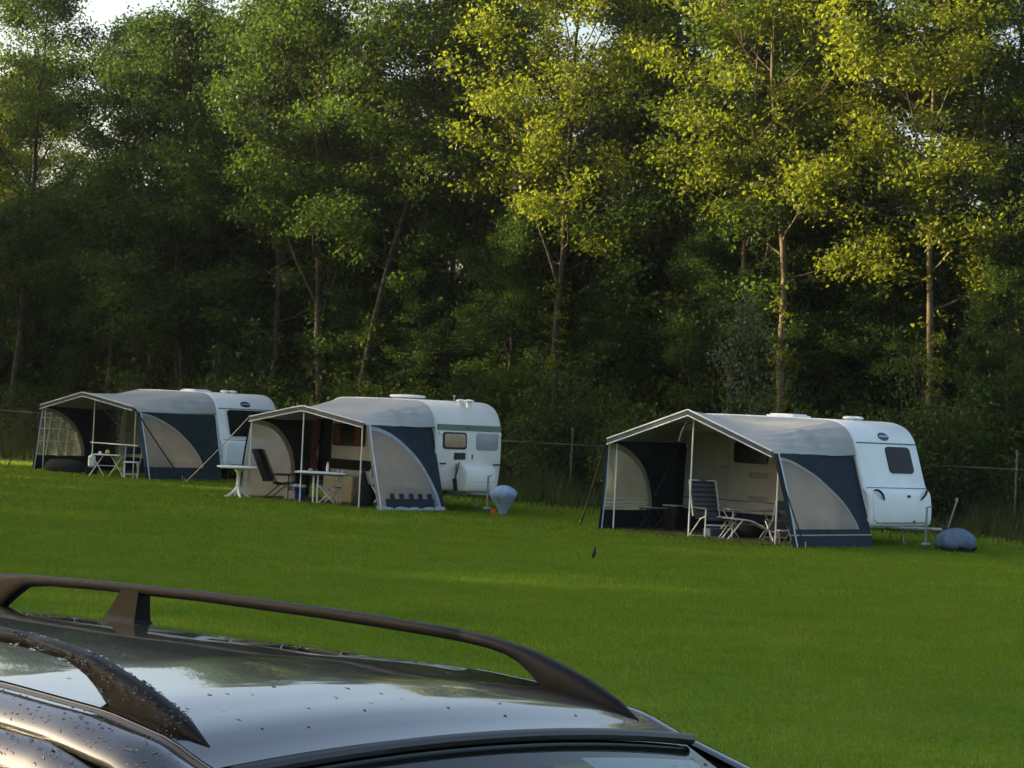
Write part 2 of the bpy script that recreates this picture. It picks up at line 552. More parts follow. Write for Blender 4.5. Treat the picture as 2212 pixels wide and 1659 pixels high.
def front_patch(f, y0, y1, z0, z1, r, off, name, material, parent, thick=.02, ellipse=False, skew=0.0):
    """raised rounded panel that follows the caravan's front"""
    n = 18
    rows_f, rows_b = [], []
    for i in range(n + 1):
        u = i / n
        z = z0 + (z1 - z0) * u
        if ellipse:
            hw = (y1 - y0) / 2 * math.sqrt(max(0, 1 - (2 * u - 1) ** 2)); ya, yb = (y0 + y1) / 2 - hw, (y0 + y1) / 2 + hw
        else:
            dz = min(z - z0, z1 - z)
            ins = 0 if dz >= r else r - math.sqrt(max(0, r * r - (r - dz) ** 2))
            ya, yb = y0 + ins, y1 - ins
        c, nr = f(z)
        sh = skew * u
        rows_f.append([c + nr * off + Vector((0, ya + (yb - ya) * k / 4 + sh, 0)) for k in range(5)])
        rows_b.append([c + nr * (off - thick) + Vector((0, ya + (yb - ya) * k / 4 + sh, 0)) for k in range(5)])
    b = MB()
    b.grid(rows_f)
    b.grid([[r_[0] for r_ in rows_f], [r_[0] for r_ in rows_b]])
    b.grid([[r_[-1] for r_ in rows_f], [r_[-1] for r_ in rows_b]])
    b.grid([rows_f[0], rows_b[0]])
    b.grid([rows_f[-1], rows_b[-1]])
    return b.build(name, material, parent, angle=40)


def side_panel(b_, x0, x1, z0, z1, y, t=.02, r=.04):
    """rounded rectangle standing proud of the caravan's side (towards -y)"""
    pts = []
    for (cx, cz, a0) in ((x1 - r, z1 - r, 0), (x0 + r, z1 - r, 90), (x0 + r, z0 + r, 180), (x1 - r, z0 + r, 270)):
        for k in range(4):
            a = R_(a0 + 30 * k)
            pts.append((cx + r * math.cos(a), cz + r * math.sin(a)))
    n = len(pts)
    vs = [(x, y - t, z) for x, z in pts] + [(x, y, z) for x, z in pts]
    fs = [tuple(range(n))] + [(i, (i + 1) % n, n + (i + 1) % n, n + i) for i in range(n)]
    b_.add(vs, fs)
    return b_


def wheel(parent, x, y, r=.31, wd=.18):
    t = MB()
    pr = [(r * .6, -wd / 2), (r * .93, -wd / 2), (r, -wd / 3), (r, wd / 3), (r * .93, wd / 2), (r * .6, wd / 2)]
    rows = []
    for k in range(25):
        a = 2 * math.pi * k / 24
        rows.append([(x + rr * math.cos(a), y + yy, r + rr * math.sin(a)) for rr, yy in pr])
    t.grid(rows)
    w_ = t.build('wheel', 'tyre', parent)
    q = MB()
    pr = [(.01, wd * .3), (r * .2, wd * .34), (r * .45, wd * .22), (r * .62, wd * .42), (r * .62, -wd * .42), (r * .45, -wd * .22), (.01, -wd * .3)]
    rows = []
    for k in range(25):
        a = 2 * math.pi * k / 24
        rows.append([(x + rr * math.cos(a), y + yy, r + rr * math.sin(a)) for rr, yy in pr])
    q.grid(rows)
    q.build('rim', 'rim', w_)
    return w_


def drawbar(parent, prof_front, width, z=.40, reach=1.15):
    b = MB()
    c = width / 2
    for s in (-1, 1):
        b.tube([(prof_front - .6, c + s * .55, z - .02), (prof_front + reach * .72, c + s * .06, z)], .035, 6)
    b.tube([(prof_front + reach * .65, c, z), (prof_front + reach, c, z + .02)], .04, 8)
    d = b.build('drawbar', 'galvanised', parent)
    h = MB()
    h.box((prof_front + reach + .04, c, z + .05), (.2, .08, .09), bev=.02)
    h.tube([(prof_front + reach - .05, c, z + .08), (prof_front + reach - .3, c, z + .18)], .018, 6)
    h.build('coupling', 'dark_rubber', d)
    j = MB()
    x = prof_front + reach * .68
    j.tube([(x, c - .12, .12), (x, c - .12, .85)], .024, 8)
    j.tube([(x, c - .12, .85), (x + .12, c - .12, .88)], .012, 6)
    j.lathe([(.02, -.03), (.09, -.03), (.10, 0), (.09, .03), (.02, .03)], (x, c - .12, .10), 14)
    j.build('jockey_wheel', 'galvanised', d)
    for xx in (prof_front - .5, prof_front - 4.0):
        for yy in (.3, width - .3):
            s_ = MB()
            s_.tube([(xx, yy, .44), (xx + .12, yy, .02)], .02, 6)
            s_.box((xx + .12, yy, .012), (.14, .12, .02))
            s_.build('corner_steady', 'galvanised', parent)


def rail_pts(prof, zmin):
    return [(a, z) for a, z in prof if z >= zmin - 1e-6]


def make_new_caravan(label, loc, rz, big_window):
    W = 2.22
    t = thing('caravan', label, 'caravan', loc, rz)
    body = caravan_body(PROF_NEW, W, 'caravan_white', t)
    f = front_fn(PROF_NEW)
    # awning rail along the side edge
    r = MB(); r.tube([(a - .01, -.012, z - .01) for a, z in offset_prof(PROF_NEW, .035)[2:-2]], .018, 6)
    r.build('awning_rail', 'piping_white', body)
    lg = front_patch(f, .90, 1.26, 2.155, 2.315, .05, .012, 'logo', 'logo_blue', body, ellipse=True)
    front_patch(f, .93, 1.23, 2.222, 2.252, .012, .018, 'logo_band', 'logo_band', lg, thick=.008)
    front_patch(f, .06, W - .06, 2.085, 2.108, .01, .010, 'seam', 'seam_grey', body)
    if big_window:
        wn_ = front_patch(f, .34, 1.95, 1.30, 2.06, .09, .022, 'front_window', 'dark_window', body, thick=.03)
        front_patch(f, .27, .33, 1.27, 2.08, .02, .020, 'window_trim', 'piping_white', wn_)
        front_patch(f, .27, 2.0, 1.255, 1.285, .01, .028, 'window_trim', 'piping_white', wn_)
    else:
        wn_ = front_patch(f, 1.00, 1.86, 1.49, 2.03, .09, .022, 'front_window', 'dark_window', body, thick=.03)
    # gas locker lid with its seams and handles
    lid = front_patch(f, .10, W - .10, .50, 1.13, .16, .018, 'locker_lid', 'caravan_white', body, thick=.03)
    front_patch(f, .05, W - .05, 1.185, 1.20, .005, .006, 'seam', 'seam_grey', body)
    front_patch(f, .25, W - .25, .475, .487, .005, .008, 'seam', 'seam_grey', body)
    front_patch(f, 1.30, 1.40, 1.00, 1.05, .02, .035, 'lock', 'dark_rubber', lid)
    front_patch(f, 1.50, 1.56, .50, .535, .01, .03, 'lock', 'dark_rubber', lid)
    for s in (0, 1):
        h = MB(); pts = []
        if big_window: break
        for k in range(9):
            u = k / 8
            y = (.16 + .30 * u); z = 1.12 - .17 * u ** 1.8
            if s: y = W - y
            c, nr = f(z)
            pts.append(c + nr * (.03 + .05 * math.sin(math.pi * u)) + Vector((0, y, 0)))
        h.tube(pts, [.012, .02, .024, .026, .026, .026, .024, .02, .012], 8)
        h.build('grab_handle', 'dark_rubber', body)
        front_patch(f, (.30 if not s else W - .50), (.50 if not s else W - .30), .40, .455, .02, .02, 'marker_lamp', 'lamp_glass', body)
    # side under the awning: door, window, vents, trim
    d = MB(); side_panel(d, -5.05, -.62, .44, 2.16, .002, .006, .1); d.build('side_shade_panel', 'side_cream_shaded', body)  # added sheet, its darker cream paints the awning's shade on the side
    d = MB(); side_panel(d, -4.33, -3.72, .42, 2.13, -.003, .012, .08); d.build('door', 'panel_cream', body)
    s1 = MB(); side_panel(s1, -3.58, -2.66, 1.53, 1.99, -.002, .03, .07); s1.build('side_window', 'dark_window', body)
    for z0, z1 in ((1.22, 1.36), (.71, .86)):
        v = MB(); side_panel(v, -3.15, -2.65, z0, z1, -.002, .02, .02)
        vo = v.build('vent', 'grey_blind', body)
        for k in range(4):
            q = MB(); q.box((-2.9, -.026, z0 + .025 + k * (z1 - z0 - .05) / 3), (.44, .008, .012))
            q.build('slat', 'seam_grey', vo)
    q = MB(); q.box((-2.6, -.01, .72), (5.0, .02, .025)); q.build('side_trim', 'seam_grey', body)
    q = MB(); q.box((-3.85, -.02, 1.42), (.16, .02, .05), bev=.01); q.build('door_handle', 'grey_blind', body)
    # roof
    q = MB(); q.box((-3.0, 1.05, 2.575), (.75, .6, .05), bev=.02); q.box((-3.0, 1.05, 2.61), (.62, .5, .035), bev=.015)
    q.build('roof_hatch', 'plastic_white', body)
    for yy, xx in ((.85, -1.25), (1.12, -1.25)):
        q = MB(); q.lathe([(.09, 0), (.09, .03), (.14, .035), (.14, .06), (.09, .085), (.02, .09)], (xx, yy, 2.545), 14)
        q.build('roof_vent', 'plastic_white', body)
    wheel(t, -2.85, .2); wheel(t, -2.85, W - .2)
    ax = MB(); ax.box((-2.6, W / 2, .36), (4.6, 1.5, .06)); ax.tube([(-2.85, .2, .31), (-2.85, W - .2, .31)], .035, 8)
    ax.build('chassis', 'dark_rubber', t)
    drawbar(t, -.1, W)
    return t


def make_old_caravan(label, loc, rz):
    W = 2.08
    t = thing('caravan', label, 'caravan', loc, rz)
    body = caravan_body(PROF_OLD, W, 'old_white', t, .05)
    f = front_fn(PROF_OLD)
    r = MB(); r.tube([(a, -.012, z) for a, z in offset_prof(PROF_OLD, .02)[2:-2]], .02, 6)
    r.build('awning_rail', 'piping_white', body)
    front_patch(f, .03, W - .03, 1.88, 2.02, .01, .010, 'stripe', 'green_stripe', body)
    for k in range(2):
        front_patch(f, .93 + .16 * k, 1.05 + .16 * k, 1.93, 1.99, .02, .018, 'emblem', 'seam_grey', body)
    for y0, y1, mt in ((.18, .93, 'tan_blind'), (1.24, 1.94, 'grey_blind')):
        fr = front_patch(f, y0, y1, 1.44, 1.84, .07, .018, 'window_frame', 'dark_rubber' if y0 < 1 else 'grey_blind', body, thick=.03)
        front_patch(f, y0 + .05, y1 - .05, 1.49, 1.80, .05, .026, 'pane', mt, fr, thick=.012)
    front_patch(f, .55, .90, 1.20, 1.36, .01, .02, 'vent_plate', 'dark_rubber', body)
    front_patch(f, 1.00, 1.09, 1.21, 1.33, .03, .02, 'socket', 'plastic_white', body)
    front_patch(f, 1.10, 1.14, 1.21, 1.33, .01, .015, 'socket_lid', 'dark_rubber', body)
    for y0, y1 in ((.12, .30), (1.82, 2.02)):
        front_patch(f, y0, y1, 1.085, 1.115, .01, .03, 'grab_handle', 'logo_blue', body)
    for y in (.10, 1.98):
        front_patch(f, y - .04, y + .04, 1.78, 1.86, .03, .04, 'marker_lamp', 'lamp_glass', body)
    # gas bottle box over the drawbar
    gb = MB(); rows = []
    prof = smooth_profile([(.02, .44), (.40, .46), (.47, .60), (.46, .85), (.40, 1.0), (.26, 1.09), (.06, 1.12), (.02, 1.12)], 5)
    for y, ins in ((.62, .06), (.635, .02), (.67, 0), (1.50, 0), (1.56, .02), (1.6, .07)):
        rows.append([(a, y, z) for a, z in offset_prof(prof, ins)])
    gb.grid(rows, close=True); n = len(prof)
    gb.f.append(tuple(range(n))); gb.f.append(tuple((len(rows) - 1) * n + k for k in range(n)))
    gbo = gb.build('gas_box', 'old_white', t)
    q = MB(); q.box((.465, 1.11, .70), (.02, .8, .012)); q.build('seam', 'panel_cream', gbo)
    # door opening with dark inside, side window with brown curtains
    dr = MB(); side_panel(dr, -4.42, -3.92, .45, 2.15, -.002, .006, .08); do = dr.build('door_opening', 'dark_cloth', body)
    sw = MB(); side_panel(sw, -3.86, -2.62, 1.36, 1.90, -.002, .03, .08); so = sw.build('side_window', 'dark_window', body)
    for x0, x1 in ((-3.82, -3.55), (-2.98, -2.68)):
        q = MB(); rows = []
        for i in range(13):
            u = i / 12; x = x0 + (x1 - x0) * u
            rows.append([(x, -.036 - .006 * math.sin(i * 2.1), z) for z in (1.40, 1.86)])
        q.grid(rows); q.build('curtain', 'red_cloth', so)
    q = MB(); side_panel(q, -3.9, -2.2, .78, 1.03, -.002, .015, .02); q.build('dark_band', 'dark_cloth', body)
    q = MB(); q.lathe([(.10, 0), (.30, .02), (.52, .055), (.53, .085), (.50, .11), (.2, .125), (.02, .127)], (-2.35, 1.05, 2.565), 24, sx=1.0, sy=.7)
    q.build('roof_dome', 'plastic_white', body)
    for xx in (-.38, -.08):
        q = MB(); q.lathe([(.07, -.12), (.07, .03), (.12, .035), (.12, .06), (.07, .08), (.02, .085)], (xx, 1.05, 2.545), 14)
        q.build('roof_vent', 'plastic_white', body)
    q = MB(); q.tube([(-.62, 1.05, 2.5), (-.62, 1.05, 2.70)], .012, 6); q.tube([(-.66, 1.05, 2.70), (-.58, 1.05, 2.70)], .012, 6); q.build('aerial', 'galvanised', body)
    wheel(t, -2.3, .2); wheel(t, -2.3, W - .2)
    ax = MB(); ax.box((-2.2, W / 2, .43), (4.0, 1.5, .05)); ax.tube([(-2.3, .2, .31), (-2.3, W - .2, .31)], .035, 8)
    ax.build('chassis', 'dark_rubber', t)
    drawbar(t, -.05, W, .42, 1.35)
    q = MB(); q.box((.35, .35, .62), (.1, .08, .3), bev=.03, rx=.2); q.tube([(.2, .58, 1.15), (.22, .5, .9), (.3, .38, .72)], .015, 6)
    q.build('mains_cable', 'rope_dark', t)
    return t


# ================================================================== AWNINGS
def make_awning(c):
    """c: dict of dimensions in the caravan's own frame (x along the caravan, y < 0 out of its side)"""
    t = thing('awning', c['label'], 'awning', c['loc'], c['rz'])
    B, zl, zr, za = c['B'], c['zl'], c['zr'], c['za']
    aL, aA, aR = c['aL'], c['aA'], c['aR']
    q = random.Random(c['seed'])
    # roof -------------------------------------------------------------
    rail = [(a, z) for a, z in offset_prof(c['prof'], .02) if z >= c['zrail']]
    rail = [p for p in rail if p[0] > c['rail_rear']]
    rp = [Vector((a, -.015, z)) for a, z in rail]

    def resample(pts, n):
        L = [0]
        for i in range(1, len(pts)): L.append(L[-1] + (pts[i] - pts[i - 1]).length)
        out = []
        for k in range(n):
            d = L[-1] * k / (n - 1)
            i = max(1, next((j for j in range(len(L)) if L[j] >= d - 1e-9), len(L) - 1))
            u = (d - L[i - 1]) / max(1e-9, L[i] - L[i - 1])
            out.append(pts[i - 1].lerp(pts[i], u))
        return out
    N = 61
    rp = resample(rp, N)
    fe = resample([Vector((aR, -B, zr)), Vector((aA, -B - .02, za)), Vector((aL, -B, zl))], N)
    rows = []
    for j in range(17):
        v = j / 16
        row = []
        for i in range(N):
            u = i / (N - 1)
            p = rp[i].lerp(fe[i], v)
            env = math.sin(math.pi * v)
            p.z -= .06 * env * (0.6 + .4 * math.sin(math.pi * u))
            # tension folds running from the front caravan corner
            fold = math.exp(-((u - .10) / .09) ** 2) * env * (1 - v) ** .6
            p.z += .085 * fold * math.sin(u * 120 - v * 9)
            p.z += .006 * env * math.sin(u * 40 + 3 * math.sin(v * 5)) + .004 * q.uniform(-1, 1) * env
            row.append(p)
        rows.append(row)
    b = MB(); b.grid(rows)
    roof = b.build('roof', c['roof_mat'], t, angle=60)
    # gable edge: band with light piping ---------------------------------
    bd = MB(); hang = .105
    bd.grid([[p + Vector((0, -.012, .012)) for p in fe], [p + Vector((0, -.02, -hang)) for p in fe]])
    band = bd.build('front_band', c['band_mat'], roof)
    for dz, nm in ((.015, 'piping'), (-hang, 'piping')):
        pb = MB(); pb.tube([p + Vector((0, -.022, dz)) for p in fe[::2]], .013 if dz < 0 else .016, 6); pb.build(nm, 'piping_white', band)

    # side walls ---------------------------------------------------------
    def wall(side):
        w_ = c[side]
        at, af, ze = w_['at'], w_['af'], w_['ze']
        Bf = B + w_.get('dB', 0)

        def P(bb, z, off=0.0):
            k = 1 - z / ze
            x = at + (af - at) * k + off
            x += .010 * math.sin(bb * 7 + z * 3)
            yb = bb * ((1 - k) + k * Bf / B)
            return Vector((x, -yb, z))
        o = 1 if side == 'right' else -1
        bF, bE, zT, zB, ex, bw = w_['bF'], w_['bE'], w_['zT'], w_['zB'], w_['ex'], w_['bw']
        n = 24

        def arc(g_, t0):
            # superellipse from front-top to back-bottom, shrunk by g_
            e = 2.0 / ex
            s_, c_ = math.sin(t0) ** e, math.cos(t0) ** e
            return (bF - (bF - bE - g_) * s_, zB + (zT - zB - g_) * c_)
        A = [arc(0, math.pi / 2 * i / n) for i in range(n + 1)]
        I = [arc(bw, math.pi / 2 * i / n) for i in range(n + 1)]
        # cloth between arc and top/back edges
        out_ = []
        for i in range(n + 1):
            u = i / n
            if u < .55: out_.append((bF - bF * (u / .55), ze))
            else: out_.append((0.0, ze + (zB - ze) * ((u - .55) / .45)))
        cl = MB()
        cl.grid([[P(A[i][0] + (out_[i][0] - A[i][0]) * j / 6, A[i][1] + (out_[i][1] - A[i][1]) * j / 6, .0) for i in range(n + 1)] for j in range(7)])
        m1 = w_['cloth']
        wl = cl.build('side_wall', m1, t, angle=60)
        bs = MB()
        zz = [0.012, zB * .5, zB]
        bs.grid([[P(B * k / 10, z) for k in range(11)] for z in zz])
        bs.build('lower_wall', w_.get('lower', m1), wl, angle=60)
        fs_ = MB()
        fs_.grid([[P(bF + (B - bF) * k / 2, zB + (ze - zB) * j / 8) for k in range(3)] for j in range(9)])
        fs_.build('front_strip', w_.get('strip', m1), wl, angle=60)
        br = MB()
        br.grid([[P(*A[i], .012 * o) for i in range(n + 1)], [P(*I[i], .012 * o) for i in range(n + 1)]])
        br.grid([[P(*A[i], -.010 * o) for i in range(n + 1)], [P(*I[i], -.010 * o) for i in range(n + 1)]])
        br.build('window_border', w_['border'], wl, angle=60)
        fl = MB()
        fl.grid([[P(bF + (I[i][0] - bF) * j / 5, zB + (I[i][1] - zB) * 1.0, .004 * o) for i in range(n + 1)] for j in range(6)])
        film = fl.build('window_film', w_['film'], wl, angle=60)
        ed = MB()
        ed.tube([P(bF, z) + Vector((.0, 0, 0)) for z in [0.02 + (ze - .02) * k / 8 for k in range(9)]], .018, 6)
        ed.build('piping', 'piping_white', wl)
        if w_.get('bars'):
            for z in w_['bars']:
                i2 = min(range(n + 1), key=lambda i: abs(I[i][1] - z))
                t_ = MB(); t_.tube([P(bF, z, -.02 * o), P(I[i2][0], z, -.02 * o)], w_.get('bar_r', .012), 5)
                t_.build('window_bar', 'piping_white', film)
            for bb in w_.get('vbars', []):
                i2 = min(range(n + 1), key=lambda i: abs(I[i][0] - bb))
                t_ = MB(); t_.tube([P(bb, zB, -.02 * o), P(bb, I[i2][1], -.02 * o)], w_.get('bar_r', .012), 5)
                t_.build('window_bar', 'piping_white', film)
        if w_.get('stripe'):
            z = w_['stripe']
            s2 = MB(); s2.grid([[P(B * k / 10, z - .012, .016 * o) for k in range(11)], [P(B * k / 10, z + .012, .016 * o) for k in range(11)]])
            s2.build('stripe', 'border_tan', wl)
        if w_.get('pocket'):
            p0, p1 = w_['pocket']
            pk = MB()
            pk.grid([[P(p0 + (p1 - p0) * k / 8, z, .018 * o) for k in range(9)] for z in (.02, .14, .27)])
            po = pk.build('pocket', 'canvas_blue', wl)
            for k in range(5):
                u0 = p0 + (p1 - p0) * (k + .15) / 5.2; u1 = u0 + (p1 - p0) * .10
                mm = MB(); mm.grid([[P(u0, z, .018 * o), P(u1, z, .018 * o)] for z in (.27, .39)])
                mm.build('pocket_tab', 'canvas_blue', po)
        if w_.get('skirt'):
            sk = MB(); rows_ = []
            for k in range(25):
                bb = B * 1.02 * k / 24
                p = P(bb, .0); wv = .02 * math.sin(k * 1.3)
                rows_.append([p + Vector((-.02, 0, .10)), p + Vector((.03 + wv, 0, .035)), p + Vector((.13 + wv, 0, .012 + .008 * math.sin(k * 2.1)))])
            sk.grid(rows_); sk.build('ground_skirt', 'skirt_grey', wl)
        # eave drop from roof end to the wall's top
        ev = MB(); rows_ = []
        idx = 0 if side == 'right' else N - 1
        for j in range(17):
            top = rows[j][idx]
            bt = P(B * j / 16, ze)
            rows_.append([top + Vector((.004 * o, 0, .0)), bt + Vector((.008 * o, 0, -.01))])
        ev.grid(rows_); ev.build('eave', c['roof_mat'], wl, angle=60)
        return wl
    wall('right'); wall('left')
    dk = MB(); rows_ = []
    x0, x1 = rail[-1][0] + .25, rail[0][0] - .1
    for k in range(31):
        x = x0 + (x1 - x0) * k / 30
        rows_.append([(x, -.03 - .01 * math.sin(k * 1.9), .47), (x, -.045 - .015 * math.sin(k * 1.4), .2), (x, -.06 - .02 * math.sin(k * 2.3), .015)])
    dk.grid(rows_); dk.build('draught_skirt', 'canvas_night', t, angle=60)
    # front flaps / poles / ropes ------------------------------------------
    for (x, yb, z) in c['poles']:
        p = MB(); p.tube([(x, -yb, 0), (x, -yb, z)], .016, 8); p.lathe([(.03, 0), (.03, .015), (.018, .03)], (x, -yb, 0), 8)
        p.build('pole', c.get('pole_mat', 'pole_white'), t)
    for (p0, p1, r) in c.get('bars', []):
        p = MB(); p.tube([p0, p1], r, 6); p.build('roof_bar', c.get('bar_mat', 'pole_steel'), t)
    for (p0, p1, r, mt, mp) in c.get('ropes', []):
        p0, p1 = Vector(p0), Vector(p1)
        pts = []
        for k in range(9):
            u = k / 8; pp = p0.lerp(p1, u); pp.z -= .03 * math.sin(math.pi * u); pp.z = max(pp.z, .0); pts.append(pp)
        p = MB(); p.tube(pts, r, 5); ro = p.build('guy_rope', mt, t)
        e = MB(); e.tube([p1 + (p0 - p1).normalized() * .02 + Vector((0, 0, .12)), p1 + Vector((0, 0, -.03))], .013, 6); e.build('peg', mp, ro)
    return t


def loc_of(pt, loc, rz):
    """world xy -> caravan frame"""
    d = Vector((pt[0] - loc[0], pt[1] - loc[1]))
    c, s = math.cos(rz), math.sin(rz)
    return (d.x * c + d.y * s, -d.x * s + d.y * c, 0.0)


def world_of(a, b, loc, rz):
    c, s = math.cos(rz), math.sin(rz)
    return (loc[0] + a * c + b * s, loc[1] + a * s - b * c, 0.0)


RL, RZ = (7.36, 44.0, 0), R_(-45)
ML, MZ = (-1.71, 51.0, 0), R_(-47)
LL, LZ = (-8.2, 62.8, 0), R_(-46)

make_new_caravan('white caravan with oval blue badge and small dark tilted front window', RL, RZ, False)
make_old_caravan('older cream-white caravan with gas box and two blinded front windows', ML, MZ)
make_new_caravan('white caravan with oval blue badge and one wide dark front window', LL, LZ, True)

awR = make_awning(dict(
    label='grey and navy awning with tall gabled front holding the striped recliner', loc=RL, rz=RZ, seed=1,
    B=2.62, zl=1.90, zr=1.84, za=2.58, aL=-4.88, aA=-2.68, aR=-.5, prof=PROF_NEW, zrail=1.84, rail_rear=-5.4,
    roof_mat='canvas_grey', band_mat='canvas_slate',
    right=dict(at=-.47, af=.12, ze=1.82, dB=.02, bF=2.47, bE=.36, zT=1.74, zB=.36, ex=1.5, bw=.06, cloth='canvas_blue', lower='canvas_blue', border='border_tan', film='film_grey', stripe=.25),
    left=dict(at=-4.9, af=-5.0, ze=1.88, dB=.02, bF=2.52, bE=1.02, zT=1.82, zB=.42, ex=2.0, bw=.10, cloth='canvas_night', lower='canvas_night', strip='canvas_slate', border='border_tan', film='film_green', bars=[.66, .58, .50], bar_r=.013),
    poles=[(-4.80, 2.40, 1.82), (-2.72, 2.42, 2.42), (-.50, 2.42, 1.78)],
    bars=[((-2.72, -2.42, 2.36), (-4.5, -1.6, 2.0), .009), ((-4.80, -.33, 1.88), (-4.80, -1.12, .75), .007)], bar_mat='grey_cloth',
    ropes=[((-4.95, -2.62, 1.75), loc_of((1.6, 46.66), RL, RZ), .022, 'rope_dark', 'peg_yellow'),
           ((-.42, -2.66, 1.78), (.25, -2.42, 0), .014, 'rope_dark', 'peg_yellow')]))

awM = make_awning(dict(
    label='grey awning with low gable and three white front poles beside round table', loc=ML, rz=MZ, seed=2,
    B=2.02, zl=1.95, zr=1.96, za=2.28, aL=-4.62, aA=-2.5, aR=-.22, prof=PROF_OLD, zrail=1.93, rail_rear=-4.6,
    roof_mat='canvas_grey', band_mat='band_grey',
    right=dict(at=-.14, af=.42, ze=1.93, dB=.0, bF=1.92, bE=.10, zT=1.90, zB=.03, ex=1.75, bw=.09, cloth='canvas_blue', lower='skirt_grey', strip='film_grey', border='skirt_grey', film='film_grey', pocket=(.30, 1.76), skirt=True),
    left=dict(at=-4.62, af=-4.75, ze=1.95, dB=.18, bF=1.95, bE=.42, zT=1.90, zB=.03, ex=2.4, bw=.10, cloth='dark_cloth', border='border_yellow', film='film_pale'),
    poles=[(-4.58, 1.99, 1.93), (-2.5, 2.0, 2.24), (-.3, 1.99, 1.9)],
    bars=[((-2.5, -2.0, 2.2), (-2.5, -.05, 2.4), .011)],
    ropes=[((-4.66, -2.04, 1.93), loc_of((-8.92, 60.3), ML, MZ), .012, 'rope_light', 'galvanised')]))

awL = make_awning(dict(
    label='grey and dark green awning with a gridded arched window', loc=LL, rz=LZ, seed=3,
    B=2.72, zl=1.92, zr=2.02, za=2.36, aL=-5.55, aA=-3.25, aR=-.70, prof=PROF_NEW, zrail=1.88, rail_rear=-5.4,
    roof_mat='canvas_grey', band_mat='canvas_slate',
    right=dict(at=-.52, af=-.05, ze=1.90, dB=-.1, bF=2.58, bE=.62, zT=1.86, zB=.36, ex=1.6, bw=.05, cloth='canvas_green', lower='canvas_green', strip='canvas_slate', border='border_tan', film='film_grey'),
    left=dict(at=-5.5, af=-5.6, ze=1.92, dB=.15, bF=2.66, bE=1.05, zT=1.86, zB=.44, ex=1.9, bw=.11, cloth='canvas_night', lower='dark_cloth', strip='canvas_slate', border='border_tan', film='film_clear',
              bars=[.86, 1.24, 1.56], vbars=[2.35, 2.0, 1.7, 1.4], bar_r=.014),
    pole_mat='pole_steel',
    poles=[(-5.45, 2.6, 1.9), (-3.02, 2.48, 2.22), (-.8, 2.55, 1.95)],
    bars=[((-2.95, -2.6, .93), (-.62, -2.55, .93), .017), ((-3.25, -2.5, 2.3), (-4.4, -.3, 1.1), .01)],
    ropes=[((-5.55, -2.74, 1.92), loc_of((-15.35, 66.89), LL, LZ), .016, 'rope_dark', 'galvanised'),
           ((-.50, -2.80, 1.98), (.42, -1.70, .02), .020, 'rope_dark', 'galvanised')]))


# ================================================================== CAMP THINGS
def recliner(label, loc, rz, cloth, frame, group=None, stripes=False, back_h=1.18, lean=.28, w=.58, arms=True, pad=.035):
    """local frame: the sitter looks to -y"""
    t = thing('reclining_chair', label, 'chair', loc, rz, group)
    hw = w / 2
    fr = MB()
    for s in (-1, 1):
        x = s * (hw + .03)
        fr.tube([(x, -.30, 0), (x, -.30, .60)], .014, 8)
        fr.tube([(x, .34, 0), (x, -.1, .40), (x, -.30, .46)], .013, 8)
        fr.tube([(x, .20, .44), (x, .20 + lean, back_h)], .013, 8)
    fr.tube([(-hw - .03, -.30, .28), (hw + .03, -.30, .28)], .017, 8)
    fr.tube([(-hw - .03, .34, .03), (hw + .03, .34, .03)], .013, 8)
    fr.tube([(-hw - .03, .20 + lean, back_h), (hw + .03, .20 + lean, back_h)], .013, 8)
    fr.build('frame', frame, t)
    if arms:
        for s in (-1, 1):
            a = MB(); a.box((s * (hw + .03), -.06, .615), (.06, .52, .035), bev=.012); a.build('armrest', cloth if stripes else 'chair_black', t)
    se = MB(); rows = []
    for j in range(7):
        y = -.30 + .50 * j / 6
        rows.append([(x, y, .44 - .03 * math.sin(math.pi * j / 6) - .02 * math.cos(x / hw * 1.5)) for x in [hw * (k / 4 - 1) for k in range(9)]])
    se.grid(rows); se.grid([[(p[0], p[1], p[2] - .03) for p in r] for r in rows])
    se.grid([[(p[0], p[1], p[2]) for p in rows[0]], [(p[0], p[1], p[2] - .03) for p in rows[0]]])
    se.build('seat', cloth, t)
    bk = MB(); rows = []
    for j in range(15):
        u = j / 14
        y = .20 + lean * u; z = .44 + (back_h - .42) * u
        inset = .0 if u < .9 else (u - .9) * .6
        rows.append([((hw - inset) * (k / 4 - 1), y + .03 - .03 * math.cos((k / 4 - 1) * 1.5) - .012 * abs(math.sin(u * 14)), z) for k in range(9)])
    bk.grid(rows); bk.grid([[(p[0], p[1] + pad, p[2]) for p in r] for r in rows]); bk.grid([[r[0] for r in rows], [(r[0][0], r[0][1] + pad, r[0][2]) for r in rows]]); bk.grid([[r[-1] for r in rows], [(r[-1][0], r[-1][1] + pad, r[-1][2]) for r in rows]])
    bk.grid([[p for p in rows[-1]], [(p[0], p[1] + pad, p[2]) for p in rows[-1]]])
    bo = bk.build('backrest', cloth, t)
    if stripes:
        for k in range(7):
            u = .14 + k * .13
            y = .20 + lean * u - .022; z = .44 + (back_h - .42) * u
            s = MB(); s.box((0, y, z), (w * .92, .008, .022), rx=-lean * .9); s.build('stripe', 'chair_stripe', bo)
    return t


